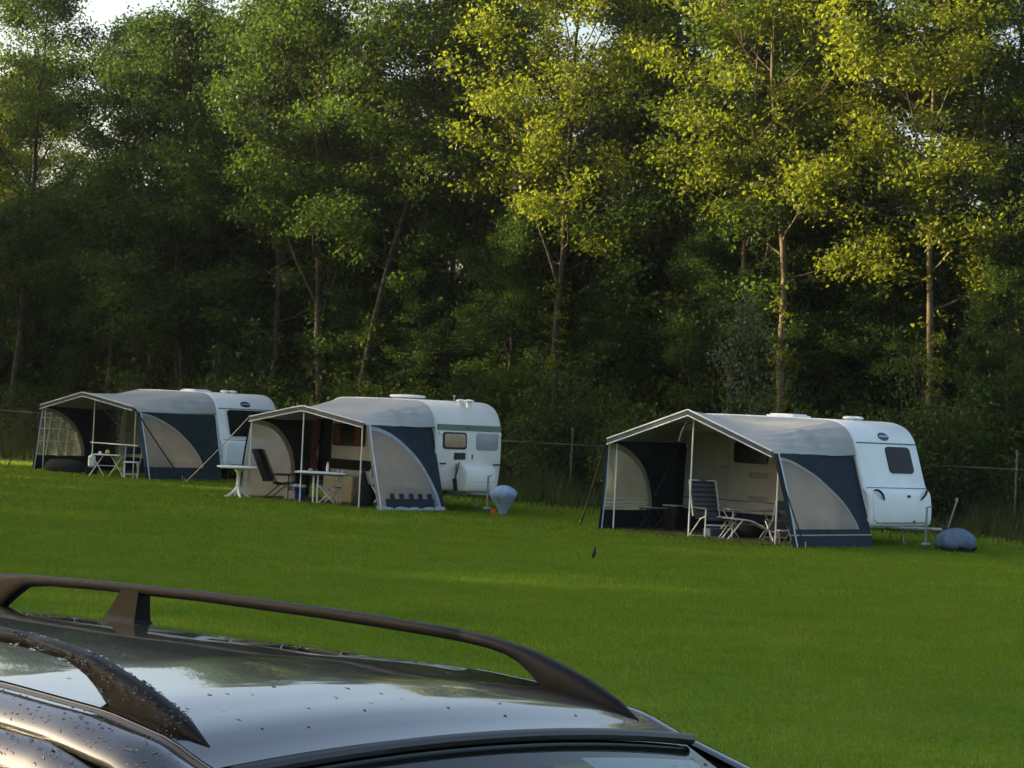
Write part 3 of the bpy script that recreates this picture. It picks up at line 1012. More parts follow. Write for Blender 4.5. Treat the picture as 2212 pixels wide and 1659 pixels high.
def x_table(label, loc, rz, w, d, h, top, leg, name='folding_table', cat='table'):
    t = thing(name, label, cat, loc, rz)
    b = MB(); b.box((0, 0, h - .015), (w, d, .03), bev=.012); b.build('table_top', top, t)
    for sx in (-1, 1):
        for sgn in (-1, 1):
            x = sx * (w / 2 - .10)
            q = MB()
            q.tube([(x - .22 * sgn, -d * .35 * sgn * 0 + sgn * .02, 0), (x + .16 * sgn, sgn * .02, h - .03)], .014, 8)
            q.build('leg', leg, t)
    q = MB(); q.tube([(-w / 2 + .1, 0, h * .5), (w / 2 - .1, 0, h * .5)], .010, 6); q.build('stretcher', leg, t)
    return t


def x_chair(label, loc, rz, seat_z, w, mt, cloth, back=True, name='folding_chair'):
    t = thing(name, label, 'chair' if back else 'stool', loc, rz)
    for s in (-1, 1):
        q = MB(); q.tube([(s * w / 2, -.24, 0), (s * w / 2, .20, seat_z + .02)], .013, 8); q.build('leg', mt, t)
        q = MB(); q.tube([(s * (w / 2 - .03), .24, 0), (s * (w / 2 - .03), -.20, seat_z)] , .013, 8); q.build('leg', mt, t)
        if back:
            q = MB(); q.tube([(s * w / 2, .20, seat_z), (s * w / 2, .30, seat_z + .42)], .013, 8); q.build('back_post', mt, t)
    q = MB(); q.box((0, 0, seat_z), (w - .02, .42, .03), bev=.01); q.build('seat', cloth, t)
    q = MB(); q.tube([(-w / 2, -.15, seat_z * .22), (w / 2, -.15, seat_z * .22)], .012, 6); q.build('stretcher', mt, t)
    if back:
        q = MB(); q.box((0, .275, seat_z + .32), (w, .025, .2), rx=-.23, bev=.01); q.build('backrest', cloth, t)
    return t


def pedestal_table(label, loc, r=.52, h=.74):
    t = thing('round_table', label, 'table', loc)
    b = MB(); b.lathe([(r * .5, -.05), (r * .96, -.045), (r, -.03), (r, -.005), (r * .98, 0), (.02, 0)], (0, 0, h), 32); b.build('table_top', 'plastic_white', t)
    b = MB(); b.lathe([(.06, .10), (.055, .25), (.048, .5), (.055, .60), (.12, .68), (.2, .70)], (0, 0, 0), 16); b.build('column', 'plastic_white', t)
    for k in range(4):
        a = R_(20 + 90 * k); q = MB(); pts = []; rs = []
        for i in range(6):
            u = i / 5
            rr = .02 + .30 * u; pts.append((rr * math.cos(a), rr * math.sin(a), .22 * (1 - u) ** 1.8 + .022)); rs.append(.045 - .02 * u)
        q.tube(pts, rs, 8); q.build('foot', 'plastic_white', t)
    return t


def lump(name, material, parent, prof, c, seed, sx=1, sy=1, noise=.18, n=18, fold=0.0):
    b = MB(); b.lathe(prof, c, n, sx, sy, noise, seed, fold)
    return b.build(name, material, parent, angle=70)


def W(c, a, b): return world_of(a, b, *c)


CR, CM, CL = (RL, RZ), (ML, MZ), (LL, LZ)
# --- ground sheets
for c_, x0, x1, d, mt, lb in ((CR, -4.8, -.3, 2.5, 'sheet_brown', 'brown ground sheet under the striped recliner'),
                              (CM, -4.5, -.3, 1.9, 'sheet_dark', 'dark ground sheet under the black recliner')):
    b = MB(); rows = []
    for i in range(20):
        x = x0 + (x1 - x0) * i / 19
        rows.append([(x, -d * k / 9, .03 + .012 * math.sin(i * 1.7 + k * 2.3)) for k in range(10)])
    b.grid(rows); b.grid([[(p[0], p[1], .004) for p in r] for r in rows])
    o = b.build('ground_sheet', mt); o.location = c_[0]; o.rotation_euler = (0, 0, c_[1]); tag(o, lb, 'ground sheet')

# --- right pitch
recliner('grey striped reclining camp chair with white frame by the centre pole', W(CR, -2.50, 1.98), R_(26), 'chair_grey', 'pole_white', stripes=True, back_h=1.16, lean=.22)
t = x_table('low black folding stool with pale top beside the arched window', W(CR, -4.30, 1.68), RZ + R_(62), .56, .36, .50, 'chair_black', 'chair_black', 'folding_stool', 'stool')
b = MB(); b.box((0, .02, .507), (.5, .3, .014), bev=.005); b.build('top_pad', 'grey_blind', t)
t = thing('tray', 'pale plastic tray on a dark crate behind the black stool', 'tray', W(CR, -4.35, 1.0), RZ)
b = MB(); b.box((0, 0, .555), (.40, .32, .035), bev=.015); b.build('tray_body', 'grey_blind', t)
b = MB(); b.box((0, 0, .268), (.36, .30, .53), bev=.02); o = b.build('crate', 'dark_cloth'); o.location = W(CR, -4.35, 1.0); o.rotation_euler = (0, 0, RZ)
tag(o, 'dark crate under the pale tray inside the gabled awning', 'crate')
t = x_table('light camp table with thin tube legs behind the striped recliner', W(CR, -1.95, 1.42), R_(12), 1.05, .55, .63, 'grey_blind', 'pole_steel')
t = thing('leg_rest', 'grey folding leg rest with sloping light tubes', 'leg rest', W(CR, -1.72, 1.72), R_(10))
for s in (-1, 1):
    b = MB(); b.tube([(-.62, s * .2, .46), (-.02, s * .2, .42), (.42, s * .2, .22), (.56, s * .2, .20)], .014, 8); b.build('side_tube', 'pole_white', t)
    b = MB(); b.tube([(.5, s * .2, .2), (.52, s * .2, 0)], .013, 8); b.build('leg', 'pole_white', t)
    b = MB(); b.tube([(-.2, s * .2, .42), (-.52, s * .2, 0)], .013, 8); b.build('leg', 'pole_white', t)
b = MB(); b.grid([[(-.6, -.19, .465), (-.6, .19, .465)], [(-.02, -.19, .43), (-.02, .19, .43)], [(.42, -.19, .235), (.42, .19, .235)]]); b.build('cloth', 'chair_grey', t)
x_chair('dark grey folding camp chair near the right front pole', W(CR, -1.25, 1.35), R_(200), .44, .5, 'pole_steel', 'grey_cloth')
t = thing('bag', 'dark green cloth bag slumped beside the camp table', 'bag', W(CR, -1.45, .75), 0)
lump('bag_body', 'grey_cloth', t, [(.18, .0), (.30, .06), (.33, .25), (.28, .48), (.16, .62), (.05, .66)], (0, 0, .01), 5, 1.3, .9)
t = thing('bag', 'black duffel bag on the sheet behind the striped recliner', 'bag', W(CR, -2.2, .9), 0)
lump('bag_body', 'dark_cloth', t, [(.2, .0), (.32, .05), (.34, .18), (.28, .30), (.10, .36)], (0, 0, .01), 6, 1.6, .8)
t = thing('step_stool', 'small cream folding step just inside the navy side wall', 'step', W(CR, -.78, 1.74), R_(20))
for s in (-1, 1):
    b = MB(); b.tube([(s * .17, -.10, 0), (s * .14, .0, .27), (s * .17, .12, 0)], .014, 8); b.build('leg', 'panel_cream', t)
b = MB(); b.box((0, .0, .275), (.36, .22, .03), bev=.01); b.build('tread', 'panel_cream', t)
t = thing('storage_box', 'blue-grey low box under the striped recliner', 'box', W(CR, -2.62, 1.55), R_(25))
b = MB(); b.box((0, 0, .10), (.62, .3, .19), bev=.02); b.build('box_body', 'cover_dark_blue', t)
# cover over the coupling and hand lever
t = thing('coupling_cover', 'dark blue plastic cover on the hitch beside the fence weeds', 'cover', W(CR, 1.42, -.98), RZ)
lump('cover_cloth', 'cover_dark_blue', t, [(.36, .06), (.42, .12), (.42, .20), (.38, .30), (.30, .37), (.24, .42), (.12, .47), (.03, .48)], (0, 0, 0), 8, 1.0, .8, .10, 30, .16)
lump('cover_hem', 'dark_cloth', t, [(.22, .0), (.36, .03), (.38, .12), (.2, .16)], (.06, 0, 0), 9, 1.05, .8, .2, 11)
b = MB(); b.tube([(-.28, .10, .45), (-.12, .14, 1.02)], .016, 8); b.tube([(-.12, .14, 1.0), (-.12, .14, 1.08)], .03, 8); b.build('lever', 'galvanised', t)

# --- middle pitch
pedestal_table('white round plastic table standing outside on its pedestal', (-6.47, 52.45, 0), .53, .76)
recliner('black high-backed recliner seen from the side by the round table', (-5.45, 52.35, 0), R_(78), 'chair_black', 'chair_black', back_h=1.18, lean=.34, w=.54, pad=.13)
t = thing('cool_box', 'blue cool box with white lid beside the black recliner', 'cool box', W(CM, -3.30, 1.55), MZ)
b = MB(); b.box((0, 0, .17), (.46, .32, .33), bev=.03); b.build('box_body', 'cooler_blue', t)
b = MB(); b.box((0, 0, .365), (.48, .34, .06), bev=.02); b.build('lid', 'plastic_white', t)
b = MB(); b.tube([(-.2, -.19, .30), (-.2, -.22, .40), (.2, -.22, .40), (.2, -.19, .30)], .01, 6); b.build('handle', 'plastic_white', t)
t = thing('dining_table', 'white laid table with blue cloth edge inside the open awning', 'table', (-4.35, 51.35, 0), R_(-4))
b = MB(); b.box((0, 0, .735), (1.22, .75, .04), bev=.015); b.build('table_top', 'plastic_white', t)
b = MB(); b.box((.05, 0, .695), (1.0, .66, .03), bev=.01); b.build('cloth_edge', 'cover_dark_blue', t)
for x in (-.18, -.08, .35, .42):
    b = MB(); b.tube([(x, -.2 + (.3 if x > .3 else 0), 0), (x, -.22 + (.3 if x > .3 else 0), .70)], .022, 8); b.build('leg', 'plastic_white', t)
for i, (x, y, r, h, mt, lb) in enumerate(((.12, -.1, .035, .24, 'plastic_white', 'slim white bottle standing on the laid table'), (-.30, .05, .06, .07, 'beige_box', 'small beige bowl on the laid table'),
                                      (.35, .1, .05, .09, 'grey_blind', 'grey cup on the laid table'), (.5, -.05, .07, .05, 'panel_cream', 'cream dish on the laid table'))):
    b = MB(); b.lathe([(r * .7, 0), (r, h * .15), (r, h * .6), (r * .5, h * .85), (r * .5, h)], (0, 0, 0), 14)
    o = b.build('bottle' if i == 0 else 'dish', mt); ca, sa = math.cos(R_(-4)), math.sin(R_(-4))
    o.location = (-4.35 + x * ca - y * sa, 51.35 + x * sa + y * ca, .757); tag(o, lb, 'bottle' if i == 0 else 'dish')
x_chair('folding camp chair with grey seat and light crossed legs by the cabinet', W(CM, -1.75, 1.70), R_(75), .42, .46, 'pole_steel', 'grey_blind', False)
t = thing('camp_cabinet', 'beige fabric camp cabinet against the older caravan', 'cabinet', W(CM, -2.65, .55), MZ)
b = MB(); b.box((0, 0, .34), (1.15, .45, .66), bev=.03); b.build('cabinet_body', 'beige_box', t)
b = MB(); b.box((0, -.232, .34), (.012, .02, .6)); b.build('zip', 'seam_grey', t)
t = thing('carrier_bag', 'tall black pointed bag beside the white front pole', 'bag', W(CM, -.72, 1.55), 0)
lump('bag_body', 'dark_cloth', t, [(.24, 0), (.27, .1), (.20, .35), (.10, .62), (.04, .85), (.02, .9)], (0, 0, .005), 12, 1.0, .8, .1)
x_chair('blue canvas chair behind the arched film window of the low awning', W(CM, -.75, .85), MZ + R_(90), .46, .46, 'pole_steel', 'cooler_blue')
t = thing('door_curtain', 'dull red curtain tied back at the dark caravan doorway', 'curtain', W(CM, -4.35, .12), MZ)
b = MB(); rows = []
for j in range(13):
    z = 2.0 - 1.25 * j / 12
    wd = .30 - .18 * math.exp(-((z - 1.15) / .18) ** 2)
    cx = -.05 - .10 * math.exp(-((z - 1.15) / .25) ** 2)
    rows.append([(cx + wd * (k / 12 - .5), .03 * math.sin(k * 1.9), z) for k in range(13)])
b.grid(rows); b.grid([[(p[0], p[1] + .012, p[2]) for p in r] for r in rows]); b.build('curtain_cloth', 'red_cloth', t)
b = MB(); b.tube([(-.35, 0, 2.02), (.35, 0, 2.02)], .01, 6); b.build('curtain_rod', 'pole_steel', t)
# cover on the coupling, orange chocks
t = thing('coupling_cover', 'pale blue plastic bag pulled over the hitch of the older caravan', 'cover', (-.07, 50.25, 0))
lump('bag_cloth', 'cover_blue', t, [(.09, .02), (.10, .08), (.13, .16), (.17, .25), (.24, .34), (.29, .42), (.30, .50), (.24, .58), (.17, .63), (.10, .67), (.03, .68)], (0, 0, 0), 21, 1.0, .9, .10, 30, .20)
for i, dx in enumerate((-.20, .17)):
    b = MB(); b.add([(0, -.08, 0), (.2, -.08, 0), (.2, .08, 0), (0, .08, 0), (.04, -.08, .14), (.12, -.08, .14), (.12, .08, .14), (.04, .08, .14)],
                    [(3, 2, 1, 0), (4, 5, 6, 7), (0, 1, 5, 4), (1, 2, 6, 5), (2, 3, 7, 6), (3, 0, 4, 7)])
    o = b.build('wheel_chock', 'chock_orange'); o.location = (-.17 + dx, 50.3, 0); o.rotation_euler = (0, 0, i * 2.6)
    tag(o, 'orange wedge chock beside the pale blue hitch bag', 'chock', 'orange chocks by the hitch')

# --- left pitch
x_table('white folding table with crossed legs outside the gridded window', (-11.37, 61.75, 0), R_(4), .74, .5, .64, 'plastic_white', 'pole_white')
x_chair('white folding chair with crossed legs beside the white folding table', (-10.62, 61.45, 0), R_(188), .46, .42, 'pole_white', 'plastic_white', False)
x_chair('white folding chair with a dark cushion back against the front post', (-10.75, 62.15, 0), R_(200), .46, .44, 'pole_white', 'dark_cloth', True)
b = MB(); b.lathe([(.03, 0), (.045, .03), (.045, .06), (.02, .075)], n=12); o = b.build('cup', 'plastic_white'); o.location = (-11.58, 61.75, .642); tag(o, 'small white cup on the white folding table', 'cup')
b = MB(); b.lathe([(.03, 0), (.07, .03), (.075, .07), (.05, .11), (.02, .13)], n=12, noise=.1); o = b.build('fruit', 'fruit_yellow'); o.location = (-11.36, 61.72, .642); tag(o, 'yellow fruit on the white folding table', 'fruit')
t = thing('bag', 'dark travel bags heaped below the gridded awning window', 'bag', (-12.9, 63.5, 0), R_(-30))
lump('bag_body', 'dark_cloth', t, [(.30, 0), (.42, .06), (.43, .24), (.30, .36), (.08, .40)], (0, 0, 0), 31, 1.7, .8)
t = thing('water_canister', 'white water canister on a crate beside the gridded window', 'canister', (-11.95, 62.55, 0))
b = MB(); b.box((0, 0, .40), (.2, .18, .34), bev=.04); b.lathe([(.04, .56), (.04, .61), (.02, .62)], n=10); b.build('canister_body', 'plastic_white', t)
b = MB(); b.box((0, 0, .115), (.3, .26, .23), bev=.02); o = b.build('crate', 'dark_cloth'); o.location = (-11.95, 62.55, 0); tag(o, 'dark crate carrying the white water canister', 'crate')

# ================================================================== FENCE
t = thing('wire_fence', 'low wire fence with grey posts and top rail behind the pitches', 'fence', (0, 0, 0))
fx = [12.15 + 6.0, 12.15, 6.9, 1.7, -2.6, -6.8, -10.8, -14.5, -18.5]
fp = [(x, fence_y(x)) for x in fx]
for i, (x, y) in enumerate(fp):
    b = MB(); b.tube([(x, y, 0), (x, y, 2.03)], .028, 8); b.lathe([(.032, 0), (.03, .02), (.005, .03)], (x, y, 2.03), 8); b.build('post', 'fence_steel', t)
for i in range(len(fp) - 1):
    (x0, y0), (x1, y1) = fp[i], fp[i + 1]
    b = MB(); b.tube([(x0, y0 - .03, 1.60), (x0 * .5 + x1 * .5, y0 * .5 + y1 * .5 - .03, 1.585), (x1, y1 - .03, 1.60)], .014, 6); b.build('top_rail', 'fence_steel', t)
    b = MB(); L = math.hypot(x1 - x0, y1 - y0); n = int(L / .12)
    for k in range(n):
        for sg in (-1, 1):
            u0 = k / n; u1 = min(1, max(0, u0 + sg * 1.5 / L))
            zt = abs(u1 - u0) * L / 1.5 * 1.55
            b.tube([(x0 + (x1 - x0) * u0, y0 + (y1 - y0) * u0, .03), (x0 + (x1 - x0) * u1, y0 + (y1 - y0) * u1, .03 + zt)], .0015, 3, False)
    o = b.build('wire_mesh', 'fence_wire', t, smooth=False); o["kind"] = "stuff"

# weeds along the fence
rng = np.random.default_rng(11)
n = 26000
x = rng.uniform(-20, 17, n)
fy = np.interp(x, [-30, -16, -6, 1.7, 12.5, 30], [89, 76, 66.5, 58.6, 51.8, 41])
dy = -rng.gamma(1.6, 1.0, n) * np.where(x > 9, 1.0, .9) + .8
clump = .55 + .45 * np.sin(x * 1.7) * np.sin(x * .63 + 1) + .2 * rng.standard_normal(n)
h = np.clip(.75 * (1 - np.clip(-dy / 5.5, 0, 1)) * clump + .18, .1, 1.1)
v = blades(n, np.stack([x, fy + dy], 1), 1.0, .02, rng, .55)
v[:, 2, 2] *= h
v[:, 2, :2] = v[:, 0, :2] + (v[:, 2, :2] - v[:, 0, :2]) * h[:, None]
wme = np_mesh('weeds', v.reshape(-1, 3), np.arange(n * 3).reshape(-1, 3)); wme.materials.append(WEED)
tag(obj_from('weeds', wme), 'tall uncut weeds and grasses along the wire fence', 'weeds', kind='stuff')


# ================================================================== TREES
def leaf_quads(cent, rng, length=.16, width=.10, droop=.35):
    n = len(cent)
    az = rng.uniform(0, 2 * np.pi, n)
    el = rng.normal(-droop, .45, n)
    d = np.stack([np.cos(az) * np.cos(el), np.sin(az) * np.cos(el), np.sin(el)], 1)
    up = rng.normal(0, .5, (n, 3)) + np.array([0, 0, 1.0])
    s = np.cross(d, up); s /= np.linalg.norm(s, axis=1, keepdims=True) + 1e-9
    nrm = np.cross(s, d)
    L = (length * rng.uniform(.65, 1.3, n))[:, None]; Wd = (width * rng.uniform(.7, 1.25, n))[:, None]
    v = np.zeros((n, 4, 3), np.float32)
    v[:, 0] = cent - d * L * .5
    v[:, 1] = cent + s * Wd * .5 + nrm * Wd * .12
    v[:, 2] = cent + d * L * .5 - nrm * L * .10
    v[:, 3] = cent - s * Wd * .5 + nrm * Wd * .12
    return v.reshape(-1, 3), np.arange(n * 4).reshape(-1, 4)


def tree_meshes(seed, H, cb, rad, path, r0, nlimb, per, lmat, length=.138, width=.092, bmat='bark', forks=(), low_twigs=0, side=0.0):
    """trunk mesh (with limbs) and crown mesh. path: [(dx,dy,z)...] of the trunk"""
    q = random.Random(seed); rng = np.random.default_rng(seed)
    r0 *= .80
    tb = MB()
    zs = [p[2] for p in path]

    def tp(z):
        return Vector((interp(z, zs, [p[0] for p in path]), interp(z, zs, [p[1] for p in path]), z))
    nseg = 16
    pts = [tp(H * .97 * k / nseg) + Vector((q.uniform(-.05, .05), q.uniform(-.05, .05), 0)) * (1 if 0 < k else 0) for k in range(nseg + 1)]
    tb.tube(pts, [r0 * (1.25 if k == 0 else 1) * (1 - .9 * (k / nseg) ** .85) + .012 for k in range(nseg + 1)], 9)
    clumps = []

    def branch(p, d, L, r, lev):
        pts_, rs = [p], [r]
        cur = p.copy(); dd = d.normalized()
        n_ = 5
        for k in range(n_):
            dd = (dd + Vector((q.gauss(0, .16), q.gauss(0, .16), q.gauss(0, .10) + (.10 if lev == 0 else -.03)))).normalized()
            cur = cur + dd * (L / n_)
            pts_.append(cur.copy()); rs.append(r * (1 - .8 * (k + 1) / n_) + .004)
        tb.tube(pts_, rs, 5 if lev else 6, False)
        if lev == 0:
            for k in range(5):
                u = .35 + .65 * (k + q.random() * .6) / 5
                i = min(n_ - 1, int(u * n_)); bp = pts_[i].lerp(pts_[i + 1], u * n_ - i)
                az = q.uniform(0, 6.283)
                nd = (dd * .7 + Vector((math.cos(az), math.sin(az), q.uniform(-.5, .5)))).normalized()
                branch(bp, nd, L * q.uniform(.28, .5), r * .4, 1)
            clumps.append((pts_[-1], .55))
        else:
            clumps.append((pts_[-1], q.uniform(.38, .62)))
            clumps.append((pts_[3], q.uniform(.3, .5)))
    for f in forks:
        (z, dx, dy, L, rr) = f
        branch(tp(z), Vector((dx * .8, dy, 1.0)), L, rr * .7, 0)
    for i in range(nlimb):
        u = (i + q.random()) / nlimb
        z = cb + (H * .96 - cb) * u
        az = i * 2.39996 + q.uniform(-.5, .5)
        shape = math.sin(math.pi * min(1, max(0.0, .16 + .80 * u))) ** .7
        L = rad * shape * q.uniform(.7, 1.15) + .4
        el = .25 + .65 * u + q.uniform(-.15, .2)
        d = Vector((math.cos(az) * math.cos(el) + side, math.sin(az) * math.cos(el), math.sin(el)))
        branch(tp(z), d, L, max(.012, r0 * .27 * (1 - u * .7)), 0)
    for i in range(low_twigs):
        z = q.uniform(H * .12, cb)
        az = q.uniform(0, 6.283)
        p = tp(z) + Vector((math.cos(az), math.sin(az), .3)) * q.uniform(.15, .35)
        clumps.append((p, q.uniform(.14, .26)))
    cen = []
    for (p, s) in clumps:
        m_ = max(6, int(per * (s / .5) ** 2 * q.uniform(.6, 1.4)))
        gq = rng.normal(0, 1, (m_, 3)); gq *= (s * np.array([1, 1, .62])) * .62
        cen.append(gq + np.array(p))
    cen = np.concatenate(cen)
    cen = cen[cen[:, 2] > .15]
    v, f = leaf_quads(cen, rng, length, width)
    cm = np_mesh('crown', v, f); cm.materials.append(lmat)
    tm = bpy.data.meshes.new('trunk'); tm.from_pydata(tb.v, [], tb.f); tm.update()
    tm.polygons.foreach_set("use_smooth", [True] * len(tm.polygons)); tm.materials.append(MATS[bmat])
    return tm, cm


def plant_tree(name, meshes, label, cat, loc, rz=0.0, sc=1.0, group=None, szf=1.0):
    t = thing(name, label, cat, loc, rz, group)
    t.scale = (sc, sc, sc * szf)
    obj_from('trunk', meshes[0], t); obj_from('crown', meshes[1], t)
    return t


def shrub_meshes(seed, H, rad, nst, per, lmat, length=.13, width=.08):
    q = random.Random(seed); rng = np.random.default_rng(seed)
    tb = MB(); cl = []
    for i in range(nst):
        az = q.uniform(0, 6.283); rr = rad * math.sqrt(q.random()); hh = H * q.uniform(.55, 1.0) * (1 - .45 * (rr / rad) ** 2)
        p0 = Vector((rr * .35 * math.cos(az), rr * .35 * math.sin(az), 0)); p1 = Vector((rr * math.cos(az), rr * math.sin(az), hh))
        pts = [p0.lerp(p1, k / 4) + Vector((q.gauss(0, .05), q.gauss(0, .05), 0)) * (k > 0) for k in range(5)]
        tb.tube(pts, [.028, .022, .016, .010, .005], 5, False)
        for k in range(5):
            u = .2 + .8 * (k + q.random()) / 5
            p = p0.lerp(p1, min(1, u)) + Vector((q.gauss(0, .22), q.gauss(0, .22), q.gauss(0, .1)))
            cl.append((p, q.uniform(.24, .42)))
    cen = []
    for p, s in cl:
        m_ = max(5, int(per * q.uniform(.6, 1.4)))
        cen.append(rng.normal(0, 1, (m_, 3)) * s * np.array([.7, .7, .5]) + np.array(p))
    cen = np.concatenate(cen); cen = cen[cen[:, 2] > .06]
    v, f = leaf_quads(cen, rng, length, width)
    cm = np_mesh('crown', v, f); cm.materials.append(lmat)
    tm = bpy.data.meshes.new('trunk'); tm.from_pydata(tb.v, [], tb.f); tm.update(); tm.materials.append(MATS['bark'])
    return tm, cm


ST = lambda lean, H: [(0, 0, 0), (lean * .15, 0, H * .25), (lean * .5, 0, H * .55), (lean, .2, H)]
TM = {}
TM['a'] = tree_meshes(101, 17, 5.6, 3.4, [(0, 0, 0), (.02, 0, 4), (-.22, 0, 9), (-.35, 0, 17)], .15, 26, 134, LEAF_Y, bmat='bark_pale', low_twigs=34, side=-.12)
TM['b'] = tree_meshes(102, 17.5, 6.2, 3.3, [(0, 0, 0), (.05, 0, 3), (-.05, 0, 7), (-.55, 0, 11.5), (-.7, 0, 17)], .16, 26, 134, LEAF_Y, bmat='bark_pale', low_twigs=38, side=-.12)
TM['c'] = tree_meshes(103, 14.5, 6.4, 2.7, [(0, 0, 0), (.02, 0, 3.5), (.25, 0, 7), (.4, 0, 14)], .14, 18, 100, LEAF, bmat='bark_pale', forks=((3.6, -.75, 0, 3.6, .09), (4.2, .45, .2, 3.8, .08)), low_twigs=22)
TM['d'] = tree_meshes(104, 17, 6.2, 3.6, [(0, 0, 0), (.05, 0, 4), (.12, 0, 9), (.3, 0, 17)], .17, 27, 137, LEAF_Y, forks=((6.0, -.62, 0, 4.2, .09),), low_twigs=30)
TM['e'] = tree_meshes(105, 17, 6.0, 3.4, [(0, 0, 0), (.25, 0, 3.5), (.9, 0, 7), (1.9, 0, 11), (2.3, 0, 17)], .16, 25, 134, LEAF, low_twigs=14)
TM['f'] = tree_meshes(106, 18, 6.0, 3.6, [(0, 0, 0), (-.1, 0, 4), (-.35, 0, 8), (-.7, 0, 18)], .20, 27, 137, LEAF, forks=((5.0, .55, .1, 4, .09), (5.4, -.5, 0, 4.2, .09)), low_twigs=18)
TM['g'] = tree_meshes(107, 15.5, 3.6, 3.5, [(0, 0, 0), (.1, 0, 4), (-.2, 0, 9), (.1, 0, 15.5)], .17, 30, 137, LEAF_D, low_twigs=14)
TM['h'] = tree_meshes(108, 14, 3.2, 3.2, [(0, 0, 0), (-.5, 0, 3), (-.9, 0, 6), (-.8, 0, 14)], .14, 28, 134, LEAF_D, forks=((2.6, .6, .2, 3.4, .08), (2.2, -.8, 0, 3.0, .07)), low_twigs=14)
TM['s'] = tree_meshes(109, 5.8, .7, .8, [(0, 0, 0), (.1, 0, 2), (-.2, 0, 4), (-.3, 0, 5.6)], .06, 15, 22, LEAF_S, .13, .05)


def at_px(xd, Y):
    """X of a thing seen at display column xd on depth Y (tilt of the picture left aside)"""
    return (xd - 1106) / 4700.0 * Y


FRONT = [
    ('a', 10.95, 57.0, 0, 1.0, 'tall tree with one straight pale trunk and sunlit hanging branches above the fence rail'),
    ('b', 7.25, 59.0, 0, 1.0, 'tall tree with orange-lit bare trunk behind the gabled awning'),
    ('c', 6.05, 60.5, 0, 1.0, 'forked tree whose bare stems spread wide behind the grey willow'),
    ('d', 1.2, 64.0, 0, 1.0, 'tall straight tree with one low side limb, behind the older caravan\'s fence gap'),
    ('e', -4.9, 68.0, 0, 1.0, 'tree with a slim trunk leaning strongly to one side over the low awning'),
    ('f', -6.05, 69.0, 0, 1.0, 'thick dark trunk forking into a broad shaded crown between two caravans'),
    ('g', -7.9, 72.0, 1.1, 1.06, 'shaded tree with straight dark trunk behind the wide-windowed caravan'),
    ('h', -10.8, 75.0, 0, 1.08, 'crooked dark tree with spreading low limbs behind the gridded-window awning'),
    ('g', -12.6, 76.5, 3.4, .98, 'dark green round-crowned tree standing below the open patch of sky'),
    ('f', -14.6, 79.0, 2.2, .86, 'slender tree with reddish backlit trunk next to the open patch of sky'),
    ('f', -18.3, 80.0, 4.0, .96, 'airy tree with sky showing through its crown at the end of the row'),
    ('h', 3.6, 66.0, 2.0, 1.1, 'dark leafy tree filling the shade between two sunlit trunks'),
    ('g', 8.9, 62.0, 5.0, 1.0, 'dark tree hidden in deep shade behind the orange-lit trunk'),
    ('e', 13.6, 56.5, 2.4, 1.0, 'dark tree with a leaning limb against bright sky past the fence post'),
    ('c', -2.2, 69.0, 1.2, 1.1, 'slim shaded tree with few low branches behind the roof dome'),
]
for k, X, Y, rz, sc, lb in FRONT:
    plant_tree('tree', TM[k], lb, 'tree', (X, Y, 0), rz, sc, 'trees along the fence')

rr = random.Random(5)
KIND_LB = {'a': 'yellow-green drooping', 'b': 'yellow-green tall', 'c': 'slim forked', 'd': 'yellow-green broad', 'e': 'leaning green', 'f': 'broad green', 'g': 'dark round-crowned', 'h': 'dark crooked'}
ROW_LB = ['tree just behind the trunks of the front row', 'tree in the middle of the wood, two rows behind the fence', 'tree at the back of the wood, mostly hidden']
keys = 'gfhdgehgcbga'
i = 0
for row, (off, step, sc0) in enumerate(((5.5, 3.3, .90), (11, 3.6, .84), (18, 4.2, .80))):
    x = -30.0
    while x < 24:
        X = x + rr.uniform(-.8, .8); Y = fence_y(X) + 5.0 + off + rr.uniform(-1.2, 1.2)
        x += step
        sc = sc0 * rr.uniform(.9, 1.12)
        # the wood thins out around the open patch of sky
        a = X / Y
        if -.215 < a < -.165: sc *= .72
        if abs(a) > .33: continue
        plant_tree('tree', TM[keys[i % len(keys)]], KIND_LB[keys[i % len(keys)]] + ' ' + ROW_LB[row], 'tree', (X, Y, 0), rr.uniform(0, 6.28), sc, 'trees behind the front row')
        i += 1

x = -23.0
while x < 16:
    X = x + rr.uniform(-.8, .8); Y = fence_y(X) + rr.uniform(4.2, 7.0); kk = rr.choice('ghg')
    plant_tree('tree', TM[kk], {'g': 'small round dark understorey tree between the tall trunks', 'h': 'small crooked dark understorey tree between the tall trunks'}[kk], 'tree', (X, Y, 0), rr.uniform(0, 6.28), rr.uniform(.45, .64), 'understorey trees')
    x += 2.6
SH = [shrub_meshes(201, 2.6, 1.5, 34, 26, LEAF_D), shrub_meshes(202, 3.4, 1.6, 38, 28, LEAF), shrub_meshes(203, 1.9, 1.4, 30, 26, LEAF_D), shrub_meshes(204, 4.6, 1.7, 44, 30, LEAF_D)]
SH_LB = ['low dark leafy shrub', 'loose mid green shrub', 'knee-high spreading shrub', 'tall dense dark shrub']
SHROW = [' close behind the wire fence', ' at the foot of the front trees', ' in the shade behind the front trunks', ' deep in the shaded wood']
x = -24.0
while x < 17:
    for row in range(4):
        k = rr.choice([0, 1, 1, 2, 3] if row < 2 else [1, 3, 3])
        X = x + rr.uniform(-.7, .7); Y = fence_y(X) + 1.4 + row * 2.6 + rr.uniform(-.5, .8)
        plant_tree('shrub', SH[k], SH_LB[k] + SHROW[row], 'shrub', (X, Y, 0), rr.uniform(0, 6.28), rr.uniform(.85, 1.25) * (1 if row < 2 else 1.25 + .2 * (row - 2)), 'shrubs under the trees')
    x += 1.75
